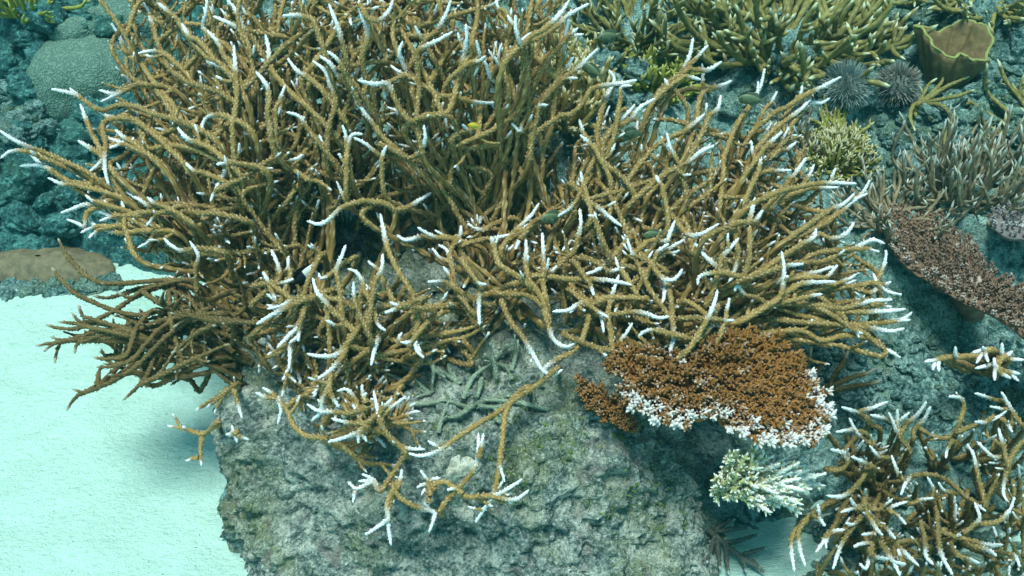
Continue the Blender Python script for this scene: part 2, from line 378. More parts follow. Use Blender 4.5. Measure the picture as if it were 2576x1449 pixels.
DISP = 2576 / 2816
OFF = {11: (0, 0), 12: (704, 0), 13: (1408, 0), 14: (2112, 0), 21: (0, 528), 22: (704, 528), 23: (1408, 528), 24: (2112, 528), 31: (0, 1056), 32: (704, 1056), 34: (2112, 1056)}
def trace(crop, s):
    ox, oy = OFF[crop]
    for line in s.strip().split('\n'):
        yield [((ox + float(a) / 2.744) * DISP, (oy + float(b) / 2.744) * DISP) for a, b in (t.split(',') for t in line.split())]
def idw(ctrl):
    c = np.array(ctrl, float)
    def f(px, py):
        w_ = 1 / (((c[:, 0] - px) ** 2 + (c[:, 1] - py) ** 2) + 900) ** 1.5
        return float((w_ * c[:, 2]).sum() / w_.sum())
    return f
ENV = idw([(400, -120, 1.75), (900, -120, 1.5), (1300, -120, 1.52), (0, 340, 1.68), (140, 230, 1.80), (340, 20, 1.85), (600, 0, 1.62), (900, 50, 1.52), (1300, 50, 1.52), (1480, 20, 1.58), (1480, 160, 1.62), (700, 300, 1.55),
           (1100, 300, 1.56), (1300, 300, 1.62), (600, 550, 1.56), (250, 500, 1.66), (400, 700, 1.62), (150, 820, 1.58), (200, 1000, 1.55), (330, 980, 1.52), (600, 900, 1.50),
           (700, 1000, 1.47), (800, 850, 1.50), (1000, 770, 1.50), (1250, 700, 1.53), (1200, 500, 1.70), (1250, 450, 1.72), (1500, 600, 1.57), (1740, 110, 1.66), (1900, 200, 1.76),
           (2100, 220, 1.76), (1700, 400, 1.62), (1850, 650, 1.52), (2280, 800, 1.56), (2150, 470, 1.70), (1700, 880, 1.48), (1400, 950, 1.48), (2200, 620, 1.6), (2100, 850, 1.55),
           (900, 1080, 1.415), (1100, 1100, 1.43), (960, 1350, 1.385), (1300, 1220, 1.40), (1200, 1150, 1.42), (800, 1000, 1.42), (1250, 950, 1.50), (580, 1100, 1.46), (520, 1100, 1.52)])

TR = []
TR.append(('A', 11, """1065,5 1120,90 1170,260 1215,380 1290,520 1430,620 1700,720
1010,60 1060,90 1120,110
840,175 900,270 960,400 1060,480 1130,580 1230,700 1330,830 1420,1000 1560,1120
390,670 550,710 640,760 760,830 950,790 1120,840 1300,900 1500,970
530,665 580,710 640,760
745,680 860,700 960,660 1100,640 1200,700 1300,850
765,770 880,720 980,670 1080,640
740,840 860,890 1000,900 1110,970 1250,1090
0,985 150,1080 350,1160 520,1230 660,1300 800,1400 900,1449
0,1190 80,1140 180,1140 300,1180
145,1250 320,1250 420,1310 520,1370 650,1390 800,1440
225,1170 330,1250 420,1310
360,1340 470,1385 600,1400
590,1060 700,1130 790,1200 830,1300
660,1305 740,1240 790,1180 830,1100
825,1395 795,1300 790,1200 800,1080 770,960 850,900
610,780 650,900 690,1000 740,1090 780,1180
820,1040 960,1090 1080,1130 1250,1100 1400,1110 1550,1160
820,1120 920,1090 1000,1110
870,980 950,1050 1050,1110
800,970 850,910 950,900 1100,960
1010,420 1100,390 1190,390 1300,450
1340,960 1420,1050 1550,1100 1650,1160
1520,1010 1540,920 1600,870 1740,890
1180,10 1320,130 1400,250 1500,370 1570,430 1700,520
1370,180 1430,270 1520,330
1610,130 1750,190 1850,250 1930,330
1565,225 1650,320 1700,430 1740,480
1570,0 1560,100 1540,200 1600,280 1720,360
1555,455 1650,500 1740,560
1620,1440 1700,1300 1750,1240 1850,1250
1630,1240 1730,1230 1800,1230
1400,1230 1470,1290 1560,1310
1770,340 1780,500 1780,700 1770,880 1760,1000
1710,0 1780,80 1850,260 1890,420
1810,10 1850,100 1932,160"""))
TR.append(('A', 21, """460,160 540,130 640,95 800,110 950,160
500,210 590,240 640,260 650,180 700,130
610,310 690,275 800,260
670,345 720,300 800,270
685,110 790,160 870,180 1000,170 1150,150 1300,140 1500,160 1650,170
790,60 850,150 920,180
750,220 830,190 930,175
640,20 700,60 800,90
670,200 720,250 850,300 960,310 1100,290
910,10 940,150 950,300
950,0 1050,60 1130,100 1250,120
1110,40 1170,90 1250,120
1240,350 1300,410 1370,440 1500,430
1430,370 1470,430 1500,500 1480,620
1000,240 1020,180 1080,160
1100,260 1160,190 1220,150
1590,70 1620,0 1680,-40"""))
TR.append(('D', 21, """440,350 500,470 580,570 680,650 800,690 950,690 1150,670
390,570 480,680 560,760 700,830 850,890 1050,930 1250,890
345,1000 450,1030 570,1030 700,980 850,900 1050,780
540,910 600,980 680,985
440,980 560,990 640,1010
590,850 630,940 700,960
270,1160 400,1140 520,1120 680,1120 850,1090 1050,1030 1250,960 1500,930
380,1090 470,1120 560,1120
410,1290 440,1160 520,1120
560,1220 580,1150 650,1120
330,1200 420,1140 520,1120
710,1245 820,1260 940,1240 1000,1120 1050,1000
730,1320 880,1310 1000,1260 1100,1150 1250,1000
540,1489 640,1510 800,1449 950,1370 1080,1270 1180,1170 1300,1060 1450,950
500,1650 560,1560 640,1510
930,1570 1050,1460 1130,1350 1170,1200 1200,1080
700,780 820,800 960,760 1100,720
880,760 980,800 1080,740 1200,700
1290,1220 1420,1110 1540,1040
1345,850 1400,910 1480,940 1600,970 1800,980 1932,990
1310,1020 1400,960 1470,940 1560,950"""))
TR.append(('B', 12, """780,0 800,120 840,210 830,330 800,430 810,520 850,640
200,120 320,120 430,150 470,260
445,145 380,130 330,150
70,260 90,350 100,450 130,540 200,620 300,740 420,840
550,30 600,150 640,280 680,430 700,580 780,680
1490,240 1370,310 1280,350 1220,400 1220,550 1230,700 1220,900
1200,195 1250,290 1280,340
1580,185 1590,300 1570,430 1520,600 1490,750 1430,860 1260,880
1660,300 1680,420 1620,490
1735,420 1680,460 1580,500
1645,575 1680,470 1660,400
1720,460 1770,590 1840,650 1840,780 1760,920 1680,980 1600,980
1800,775 1680,770 1560,750 1510,730
1110,310 1080,400 1120,520 1180,650 1200,750
770,610 900,630 990,630 1040,720 1100,850 1180,920 1240,890
970,745 965,660 990,630
735,710 790,810 880,930 950,1030 1060,1130
430,460 520,540 560,650 600,780 560,900 540,1010
240,440 310,530 420,600 530,720
220,640 180,750 150,870
0,540 80,640 100,750 90,900
235,845 330,880 400,980 480,1080
655,950 680,1020 690,1150
810,1005 720,1020 690,1150 680,1250
740,1040 830,1090 930,1170 1050,1180
990,1095 960,1160 950,1230
1265,950 1275,1050 1230,1150 1140,1190 1050,1140
1560,940 1600,990 1690,980 1790,900 1830,750 1850,600
1470,0 1430,120 1370,230 1250,350
480,420 560,480 640,600 760,690
540,390 620,450 680,560
1035,0 1000,90 930,150 850,140 820,90
1900,110 1932,170 1980,260
1810,0 1830,60 1900,130"""))
TR.append(('B', 13, """580,25 450,100 330,200 200,280 100,310 0,380
20,110 30,220 70,350 100,480 120,650 130,850 140,960
155,240 70,320 100,480
430,0 340,130 230,230 120,290
35,640 40,720 30,800
430,140 400,300 370,450 330,600 320,750 300,930 240,1120 130,1300 20,1420
650,370 540,480 440,550 370,600
465,430 400,530 350,600
500,590 400,590 340,640
500,210 460,250 400,300
540,260 470,270 400,310
200,740 180,820 190,950 210,1040
270,790 200,800 185,880
0,930 60,990 80,940 130,840"""))
TR.append(('C', 13, """1370,285 1340,420 1290,520 1220,650 1120,760 1020,900 950,1020 850,1120 760,1210
1485,340 1400,430 1330,510
1585,465 1470,530 1370,520 1300,540
1425,600 1330,580 1270,600
1660,610 1560,650 1450,690 1400,800 1390,900
1435,480 1440,600 1440,700
730,530 770,600 720,720 680,850 640,1000 650,1100
945,600 840,620 720,640 600,670 520,790 440,860 340,890
905,645 820,660 810,800
1080,745 960,820 900,900 750,990 690,1080 680,1180 740,1270 800,1310
930,790 850,880 760,970 690,1080
770,860 820,910 770,960
1910,515 1880,650 1800,780 1720,900 1660,1020 1600,1200 1590,1350
1860,610 1850,720 1800,790
1570,720 1550,820 1490,880 1440,990
1465,850 1380,930 1280,1000 1100,1090 950,1260 850,1400
1530,1100 1430,1140 1330,1220 1200,1290 1060,1390
1165,1000 1190,1100 1250,1220 1270,1260
1800,1060 1820,1180 1830,1290
1890,1140 1860,1290 1830,1360
515,1290 540,1400 560,1449
505,900 540,1000 590,1090
510,1020 580,1080 640,1150
1150,590 1190,660 1230,680
1080,1320 1110,1380 1140,1449"""))
TR.append(('C', 14, """550,580 430,640 280,720 160,800 0,890
465,740 400,780 320,780 250,850 170,950 130,1060 30,1150 -40,1210
260,640 250,710 200,770
330,750 230,840 120,920 0,1020
215,1070 140,1130 60,1160
110,990 0,1090 -60,1160
670,1385 520,1380 350,1390 200,1420 0,1480
770,1360 720,1449 600,1540
350,1240 310,1330 260,1400
290,1190 190,1330 110,1420
510,1260 470,1370 430,1400
530,1415 400,1420 250,1440
175,1285 60,1290 -60,1310
70,690 20,780 -40,860"""))
TR.append(('F', 22, """940,165 960,270 990,420 1040,530 1100,640 1160,740 1170,790
115,440 160,540 180,640 140,690 100,720
245,480 240,560 260,620 230,690
285,655 190,690 110,690
50,600 100,680 150,720
430,650 460,760 530,840 590,910 650,960
650,800 630,890 590,920
740,680 750,830 780,900
670,890 770,860 900,860 1050,860 1180,850 1400,870 1600,820 1750,770 1932,700
970,915 1060,880 1130,850
1010,830 1080,860 1150,860
155,1175 250,1080 330,1000 350,850 380,720 420,620
250,1140 320,1080 340,980
320,1130 330,1060 345,960
390,1220 490,1240 610,1230 680,1150 770,1030 830,950 850,880
470,1410 560,1350 640,1260 680,1160
1265,1250 1210,1190 1200,1090 1220,980 1215,900
1250,1210 1200,1130 1210,1040
1090,1130 1160,1130 1210,1080
1105,1055 1080,1110 1140,1140
385,220 480,240 560,200 640,120 750,80 860,70
680,400 650,480 610,580 620,650 630,740
470,610 490,650 560,620 610,580
960,470 950,580 890,690 880,780
840,520 920,580 950,640
690,580 760,610 810,700 790,820
150,830 130,770 110,720
190,920 160,910 100,960
80,880 200,850 330,800 480,800
0,1000 120,930 260,860 400,800
980,1050 920,1000 890,900
870,1310 900,1180 930,1080 900,950
250,1330 260,1200 240,1100 250,1000"""))
TR.append(('C', 22, """1325,5 1240,60 1130,120 1050,130 960,80 900,90
1375,400 1440,440 1480,570 1510,720 1550,810
1410,560 1460,640 1500,720
1920,320 1790,350 1700,360
1065,325 1130,370 1250,340 1350,350 1500,340 1640,300
1770,330 1800,430 1840,550 1890,580
1690,1000 1680,900 1680,760 1680,700 1640,640
1740,700 1680,690 1640,640
1590,240 1720,290 1800,240
1290,680 1340,680 1420,680 1520,740
1220,265 1270,300 1350,340 1480,360
1650,290 1700,200 1800,100 1870,0
1550,250 1540,330 1480,420"""))
TR.append(('C', 23, """205,90 150,170 60,260 -20,340
20,430 60,360 150,280 225,215 330,170
345,180 440,120 490,60 520,0
510,125 520,240 490,380 470,440 400,510
620,150 650,260 690,410 760,490 800,560
570,180 610,190 640,250
830,260 740,190 640,110 560,60 520,0
1230,215 1190,310 1160,370 1040,360 960,430
1560,240 1440,310 1340,330 1270,270 1230,200
1300,365 1190,430 1080,520 1050,550
1185,390 1090,460 1060,530
1835,45 1800,200 1790,400 1780,550
1895,140 1820,220 1690,240
1370,380 1460,480 1560,570 1640,620 1700,650
1400,700 1420,630 1530,610 1640,620
1620,730 1660,640 1690,560 1700,400
1710,350 1650,420 1580,500 1560,600
1680,750 1700,700 1760,770 1850,800
850,570 740,600 690,570
780,490 800,560 860,640
530,630 650,590 740,510 790,450
870,350 890,430 920,480 1020,520
830,330 890,430
810,620 770,740 730,900 740,1040
900,700 820,680 700,660 560,650 440,660 300,640
620,780 590,690 560,650
440,910 500,850 580,850 680,820
300,900 430,890 520,840 700,800 850,800
730,950 640,900 590,860
690,1060 670,960 650,910 600,860
1290,580 1230,650 1150,660 1080,580 1050,540
1110,870 1150,780 1150,650 1080,560
1550,740 1530,820 1470,960 1420,1060 1380,1130 1290,1230
1240,1300 1200,1210 1220,1080 1200,850
1490,940 1510,990 1440,1080
1620,1040 1550,1010 1500,960
905,990 850,1080 820,1120 870,1210
1100,1250 1000,1240 900,1210 700,1190 600,1160
865,1150 870,1220 950,1240
950,1090 1000,1050 1060,1040 1150,1060
240,1360 150,1210 60,1060 0,1000 -50,900
380,1340 310,1380 240,1350 330,1270 470,1190 540,1070 590,930
470,1150 400,1170 310,1110 260,960 230,860 120,780 0,770
1180,940 1100,950 930,900 760,920
1680,970 1590,970 1500,960
110,360 110,560 140,680 200,770 240,860
230,310 240,500 240,700 260,830
1640,800 1620,900 1600,980
1450,1180 1400,1260 1420,1100 1480,1000"""))
TR.append(('C', 24, """755,10 640,70 520,170 430,240 300,300
650,5 560,90 450,150 300,250
650,230 580,320 480,350 390,320 300,380
360,260 350,340 250,400 100,490 0,560
880,390 790,360 690,410 560,470 380,530 270,530
840,450 780,440 700,430
895,440 880,540 830,640 800,720
790,610 810,690 780,760 600,720
1010,780 900,750 810,690 700,700
930,680 880,700 820,700
935,815 800,820 680,850 540,880 300,850
1040,885 900,900 750,910 580,910 400,900 200,830
1085,905 1010,960 850,980 700,1000 500,960
1070,970 1000,970 900,980
1030,1030 900,1050 750,1020 500,1000 250,980
770,1075 650,1050 590,990 540,920
690,1105 670,1070 620,1020
530,550 440,640 350,640
500,560 350,610 180,650 0,710
665,620 600,660 480,700
510,680 400,680 260,690 170,740 0,850
100,450 120,560 110,700 80,800 0,860
1000,1255 950,1220 850,1170 730,1100 560,1090 400,1120 250,1050 0,1060
885,1265 880,1210 850,1170
410,770 340,780 250,800
270,545 150,560 0,600"""))
TR.append(('J', 31, """1260,315 1400,340 1520,380 1590,340 1640,290
1520,620 1510,500 1525,390
1400,580 1500,550
1480,200 1600,120 1700,60 1780,0
1620,220 1680,100 1740,20
1560,175 1640,110 1720,30"""))
TR.append(('E', 31, """1750,310 1770,370 1800,350
1700,380 1770,375 1800,350
1880,420 1790,385 1800,350
1790,440 1775,380 1800,350
1830,260 1780,100 1760,40"""))
TR.append(('E', 32, """165,300 185,180 150,90 230,200 290,320 380,390 520,410
50,25 140,85 190,130
0,60 90,100 160,100
380,150 470,200 560,210 700,220 830,190
420,280 490,210 500,120 550,20 560,-60
630,180 570,90 550,30
610,50 690,40 750,110 770,200
570,255 700,290 800,300 870,270
735,155 800,290 850,320
540,440 680,400 760,370 830,310 900,240 960,180
770,450 780,370 830,310
840,435 800,370 830,310
885,50 910,170 940,290 1000,400 1080,460 1130,520
1280,490 1180,490 1080,460 1010,400
1030,105 930,220 940,290
1130,100 950,245 950,320
800,0 810,90 850,160
840,70 810,90 840,150
1150,520 1250,540 1380,500 1500,420 1650,320 1800,230 1932,130 2050,50 2180,-40 2280,-120
1300,430 1390,480 1450,450
1680,370 1680,480 1670,580 1620,680 1540,770 1440,870 1390,960
1720,370 1700,480 1680,560
690,740 760,790 880,740 940,810 1000,720 1080,600 1130,520
730,900 760,800 850,760
770,735 870,740 930,800
800,680 880,720 940,810
820,1140 970,1040 1000,1000 990,900 1060,750
1020,1215 995,1050 1000,960 1040,800
1310,1120 1350,1010 1340,970 1200,920 1080,850 1030,760
1240,650 1310,740 1350,800
1390,710 1310,730 1290,800
1210,780 1290,760 1320,840
1650,1040 1740,920 1790,830 1840,600 1850,500 1880,250 1930,130 1990,60 2060,20
2010,715 1860,810 1750,840 1600,850 1510,790 1430,740 1340,760
2060,800 1950,870 1800,850 1700,850
1440,800 1510,790 1560,830
1880,740 1840,600 1850,480
1250,840 1290,780 1310,900
1100,640 1090,720 1060,800"""))

ROOTS = {'A': [(700, 690), (640, 740), (600, 780), (740, 620)], 'B': [(1100, 640), (1230, 620), (960, 620)], 'C': [(1650, 840), (1500, 780), (1760, 840), (1380, 720), (1300, 780)],
         'D': [(640, 830), (620, 900)], 'F': [(800, 820), (980, 830), (1180, 830), (900, 920)], 'E': [(1000, 1010), (1050, 1180), (1180, 1040), (860, 1010)], 'J': [(600, 1060), (610, 1090)]}
LAB = {'A': 'wide brown staghorn coral thicket with white tips reaching over the sand beside the brain corals',
       'B': 'tall upright brown staghorn coral with white tips beside the yellow leather coral',
       'C': 'huge spreading brown staghorn coral with white tips above the rust brown table coral',
       'D': 'drooping dark brown staghorn fan hanging out over the white sand',
       'F': 'low tangled brown staghorn coral with pale tips around the striped black fish',
       'E': 'small orange brown staghorn sprig with white tips low on the big rock',
       'J': 'little brown coral twig clinging to the sand side edge of the big rock'}
ROOTW = {k: [hit(*p)[0] for p in v] for k, v in ROOTS.items()}
COLS = {k: Colony(LAB[k], np.mean(ROOTW[k], 0) * [1, 1, 0] + [0, 0, min(p[2] for p in ROOTW[k]) - .01], M['stag_fan'] if k == 'D' else M['stag']) for k in LAB}
def to_root(path, key, dive=.5):
    """path tip -> last visible point; carries the branch on to the nearest root of its colony"""
    last = path[-1]; v_ = nrm(path[-1] - path[-2])
    rt = min(ROOTW[key], key=lambda r_: np.linalg.norm(r_ - last)); rt = rt + rng.normal(0, .02, 3) * [1, 1, .2]
    D_ = np.linalg.norm(rt - last)
    if D_ < .03: return path + [rt]
    return path + [last + v_ * min(.04, D_ * .3) + (rt - last) * .12, last * .42 + rt * .58 + np.array([0, .02, -.02]), rt]
for key, crop, s in TR:
    for pl in trace(crop, s):
        j = rng.normal(0, .002 if key in 'EJ' else .010); L_ = 0; path = []
        for i, (px, py) in enumerate(pl):
            if i: L_ += math.hypot(px - pl[i - 1][0], py - pl[i - 1][1]) / 1288 * .75
            d_ = ENV(px, py) + j + (.03 if key in 'EJ' else .10) * L_
            h_ = np.linalg.norm(hit(px, py)[0] - CAM) / np.linalg.norm(ray(px, py))
            d_ = min(d_, h_ - .012)
            path.append(P(px, py, d_))
        vis = sum(np.linalg.norm(a - b) for a, b in zip(path, path[1:])); FINE = max(.10, vis + .05)
        short = vis < .055
        h_ = hit(*pl[-1])[0]
        if short and key in 'EJ': full = path
        elif key in 'EJ' and np.linalg.norm(h_ - path[-1]) < .16:
            full = path + [path[-1] * .5 + h_ * .5 + np.array([0, 0, -.006]), h_ + np.array([0, .01, -.01])]
        else:
            full = to_root(path, key)
        th = .86 if key in 'EDJ' else 1.0
        COLS[key].branch(full[::-1], .0043 * th, .0034 * th * (.94 if short else 1), .0021, 10, .0017, tipl=min(.046, rng.uniform(.42, .58) * vis) if key not in 'DJ' else .008,
                         lets=(int(rng.integers(0, 3)) if not short else 0), letl=(.016, .05), taper=min(.05, vis))

FINE = .20
FILL = {'A': (370, [(300, -110), (980, -110), (980, 470), (760, 520), (700, 700), (470, 740), (360, 640), (230, 560), (180, 440), (240, 280), (320, 140)]),
        'B': (240, [(860, -110), (1450, -110), (1400, 200), (1380, 440), (1260, 420), (1000, 470)]),
        'C': (390, [(1420, 330), (1560, 260), (1720, 300), (1820, 340), (1950, 290), (2030, 300), (1990, 420), (2110, 510), (2180, 640), (2240, 790), (2080, 830), (1820, 850), (1620, 870), (1420, 760), (1310, 700), (1350, 560)]),
        'D': (48, [(200, 820), (430, 720), (640, 760), (600, 880), (350, 970), (240, 950)]),
        'F': (75, [(620, 790), (800, 740), (1250, 750), (1330, 790), (1150, 880), (1000, 960), (960, 1040), (760, 1040), (640, 960)]),
        'E': (24, [(740, 1000), (900, 960), (1080, 1000), (1080, 1120), (980, 1180), (820, 1090)])}
def inside(poly, x, y):
    c = False; j = len(poly) - 1
    for i in range(len(poly)):
        (xi, yi), (xj, yj) = poly[i], poly[j]
        if (yi > y) != (yj > y) and x < (xj - xi) * (y - yi) / (yj - yi) + xi: c = not c
        j = i
    return c
def sample_poly(poly, n, mind=0):
    xs = [p[0] for p in poly]; ys = [p[1] for p in poly]; out = []; tries = 0
    while len(out) < n and tries < n * 60:
        tries += 1; x, y = rng.uniform(min(xs), max(xs)), rng.uniform(min(ys), max(ys))
        if inside(poly, x, y) and all((x - a) ** 2 + (y - b) ** 2 > mind ** 2 for a, b in out): out.append((x, y))
    return out
for key, (n, poly) in FILL.items():
    for kf, (px, py) in enumerate(sample_poly(poly, n, 14)):
        rd = ray(px, py); h_ = np.linalg.norm(hit(px, py)[0] - CAM) / np.linalg.norm(rd)
        d_ = min(ENV(px, py) + rng.uniform(.015, .17), h_ - .03)
        tip = P(px, py, d_)
        if kf > .30 * n or key == 'E':                            # a side branch forking off one that stands already
            nd = np.concatenate(COLS[key].nodes); dv = tip - nd; dl = np.linalg.norm(dv, axis=1)
            ok = np.where((dl > .03 if key == 'E' else dl > .05) & (dl < (.09 if key == 'E' else .17)) & (dv[:, 2] > (-2 if key in 'EF' else -.35) * dl))[0]
            if len(ok):
                st = nd[ok[int(rng.integers(len(ok)))]]; l_ = np.linalg.norm(tip - st)
                m1 = st * .55 + tip * .45 + rng.normal(0, .055 * l_, 3); m2 = st * .2 + tip * .8 + rng.normal(0, .025 * l_, 3)
                COLS[key].branch([st, m1, m2, tip], .0039, .0031, .0028, 8, .0016, tipl=rng.choice([.003, .006, .010, .022]) if key != 'D' else .005, lets=int(rng.integers(1, 4)), letl=(.02, .06), up=.3, frac=(.25, .9))
                continue
        rt = min(ROOTW[key], key=lambda r_: np.linalg.norm(r_ - tip) * rng.uniform(.8, 1.25)) + rng.normal(0, .012 if key in 'DE' else .05, 3) * [1, 1, .1]
        dp = drop(rt[0], rt[1]); rt = dp - np.array([0, 0, .008]) if dp[2] > .15 else ROOTW[key][0]
        D_ = np.linalg.norm(tip - rt)
        out = (tip - rt) * [1, 1, 0]
        c1 = rt + out * .38 + np.array([0, 0, .26 * (tip[2] - rt[2])]) + rng.normal(0, .014, 3)
        c2 = rt + out * .76 + np.array([0, 0, .64 * (tip[2] - rt[2])]) + rng.normal(0, .018, 3)
        c3 = tip - nrm(nrm(out) * .5 + np.array([0, -.1, .55]) + rng.normal(0, .42, 3)) * rng.uniform(.045, .09)
        c2 = c1 * .35 + c3 * .65 + rng.normal(0, .010, 3)
        COLS[key].branch([rt, c1, c2, c3, tip], 0.0042, .0031, .0030, 8, .0016, tipl=rng.choice([.003, .004, .007, .014]) if key != 'D' else .005,
                         lets=int(rng.integers(1, 4)), letl=(.03, .11), up=.35, frac=(.3, .9))

for c_ in COLS.values(): c_.finish()
# ------------------------------------------------------------------ other corals: traced twigs
def twig_colony(name, label, mat, crop, text, rootpx, lift=.03, r=.005, tipl=.02, cat='coral', group=None, env=None, lets=0, knob=.0012, ground_root=True):
    rt = [hit(*p)[0] for p in rootpx]; c = Colony(label, np.mean(rt, 0) - [0, 0, .01], mat, True, cat, group, name)
    for pl in trace(crop, text) if crop else text:
        path = []
        for i, (px, py) in enumerate(pl):
            h_ = np.linalg.norm(hit(px, py)[0] - CAM) / np.linalg.norm(ray(px, py))
            d_ = h_ - lift * (1.0 - .5 * i / len(pl)) if env is None else min(env(px, py) + .012 * i, h_ - .008)
            path.append(P(px, py, d_))
        vis = sum(np.linalg.norm(a - b) for a, b in zip(path, path[1:]))
        if ground_root:
            g_ = min(rt, key=lambda q_: np.linalg.norm(q_ - path[-1]))
            if np.linalg.norm(g_ - path[-1]) > .02: path += [path[-1] * .5 + g_ * .5 + rng.normal(0, .006, 3), g_ + rng.normal(0, .008, 3) * [1, 1, .2]]
        c.branch(path[::-1], r * 1.15, r * .95, .0024, 10, knob, tipl=min(tipl, vis * .5), lets=lets if rng.random() < .5 else 0, letl=(.015, .04), taper=min(.04, vis))
    return c
OFF[33] = (1408, 1056)
ENVG = idw([(2300, 1200, 1.50), (2576, 1449, 1.38), (2300, 1050, 1.56), (2100, 1250, 1.46), (2500, 1000, 1.60), (2550, 1200, 1.50), (2300, 1449, 1.37), (2050, 1400, 1.44), (2400, 1080, 1.54)])
G = twig_colony('staghorn_coral', 'dense olive brown staghorn thicket with white tips beside the pale green spiky coral', M['stag_dark'], 34, """1360,95 1450,110 1480,180 1450,280 1400,380 1300,410 1200,370 1130,330
1195,130 1120,240 1030,320 990,400
1230,170 1180,270 1100,350 1090,420
1070,215 990,280 960,330
975,190 975,300 1000,400
910,215 960,330 1020,440 1070,520
610,260 660,360 740,430 800,490
770,235 900,270 960,330
520,360 650,350 760,400
905,130 790,180 680,220 760,290
550,175 680,220 760,290 850,360
765,465 830,540 900,560
630,550 740,600 800,640
470,490 570,520 600,600 530,650 440,640
345,510 420,400 440,330 400,300
930,540 990,690 1040,740
1000,840 1040,740 1100,690 1250,690 1370,740 1500,860 1560,920
1205,700 1250,800 1240,880
1250,860 1150,870 1050,900
1285,740 1330,810 1380,840
1340,560 1360,480 1400,430
620,860 650,920 720,940
440,840 560,850 640,800 720,700 750,620
550,970 640,940 720,920
380,910 390,1000 350,980
430,1070 385,1000 400,940
360,1270 430,1180 470,1130 580,1100
440,1240 440,1180 480,1120
580,1100 480,1120 430,1170
650,1230 700,1210 780,1210 770,1300
690,1350 740,1390 770,1300 790,1200
910,1320 800,1300 770,1260
1140,1370 1050,1290 980,1200
1390,1440 1300,1270 1280,1100 1270,950 1240,880
1250,1360 1190,1290 1180,1150 1160,1050
1600,1350 1500,1310 1420,1280
1770,1210 1650,1210 1500,1170 1300,1110
1560,890 1600,1010 1560,1060 1480,1130
1640,960 1580,920 1520,880
1860,860 1820,960 1720,1040 1600,1060
1800,880 1770,800 1820,600 1880,480 1932,440
1580,430 1690,540 1780,550 1820,600
1800,205 1720,260 1600,300 1430,370
1560,290 1640,290 1720,260
1760,60 1830,180 1900,290 1932,340
1670,170 1780,190 1830,200
1560,70 1700,120 1780,160
1740,330 1790,540 1800,700
1840,360 1800,300 1730,270
960,1170 890,1090 820,1050
870,1140 820,1090 740,960 720,880
1040,1060 960,980 900,950
980,1240 1000,1290 1040,1340
1040,1360 930,1320 850,1180 780,1000
200,1420 180,1280 190,1150 280,1020 350,980
280,1380 240,1240 240,1100 330,1000
490,1400 560,1200 700,1000 730,880
1000,1449 950,1350 850,1180
1720,1300 1650,1250 1500,1200
1900,1380 1860,1290 1780,1280
1500,450 1560,560 1600,760 1640,940
1050,890 960,920 860,950 760,940
700,1140 760,1130 820,1100
590,1050 640,1060 700,1000""", [(2350, 1180), (2250, 1240), (2450, 1250), (2180, 1230), (2400, 1350), (2500, 1180)], env=ENVG, r=.0031, tipl=.034, lets=1, knob=.0016)
for px, py in sample_poly([(2080, 1110), (2250, 1060), (2420, 1090), (2600, 1000), (2600, 1480), (2060, 1480), (2090, 1380), (2150, 1250)], 80, 14):
    rt = hit(px + rng.normal(0, 50), py + rng.normal(0, 40) + 20)[0]; d_ = ENVG(px, py) + rng.uniform(.0, .07)
    tip = P(px, py, d_)
    if np.linalg.norm(tip - rt) > .26: rt = tip + (rt - tip) * .26 / np.linalg.norm(tip - rt)
    out = (tip - rt) * [1, 1, 0]
    G.branch([rt, rt + out * .5 + [0, 0, .15 * (tip[2] - rt[2])] + rng.normal(0, .015, 3), rt + out * .85 + [0, 0, .6 * (tip[2] - rt[2])] + rng.normal(0, .012, 3), tip],
             .0038, .0030, .0024, 8, .0014, tipl=rng.choice([.004, .006, .012, .024]), lets=int(rng.integers(1, 3)), letl=(.02, .05))
twig_colony('staghorn_coral', 'small sprawling tan staghorn sprig with white tips in front of the pink brown table', M['stag'], 24, """1180,1280 1300,1260 1420,1240 1540,1240 1640,1250
1410,1165 1415,1240 1480,1245
1290,1350 1290,1270 1340,1255
1240,1340 1260,1275 1320,1260
1545,1210 1620,1190 1700,1190 1760,1230 1820,1260
1620,1165 1640,1190 1700,1200
1765,1140 1770,1230 1820,1260
1850,1200 1800,1240 1760,1260
1570,1290 1620,1210 1680,1200
1660,1280 1640,1210 1690,1195
1560,1330 1640,1310 1700,1290 1750,1240
1710,1250 1720,1320 1760,1350
1710,1420 1720,1330 1760,1260
1830,1410 1760,1370 1720,1330
1900,1370 1800,1350 1720,1330
1895,1425 1830,1380 1760,1350
1932,1270 1820,1260 1760,1250""", [(2520, 915), (2490, 925)], env=idw([(2330, 920, 1.60), (2450, 900, 1.62), (2560, 900, 1.64), (2500, 940, 1.58)]), r=.0042, tipl=.022)
twig_colony('staghorn_coral', 'thin dark branching coral on blue grey rubble behind the rust brown table', M['stag_fan'], 24, """330,1165 310,1300 240,1440 200,1500
620,1160 560,1300 500,1380 480,1449 470,1520
560,1170 570,1260 520,1360
820,1330 740,1370 640,1400 540,1440 430,1480
860,1420 780,1449 640,1470 500,1500
350,1420 370,1360 390,1330
160,1340 200,1430 190,1500""", [(2010, 985), (2070, 1000)], lift=.09, r=.0036, tipl=.02)
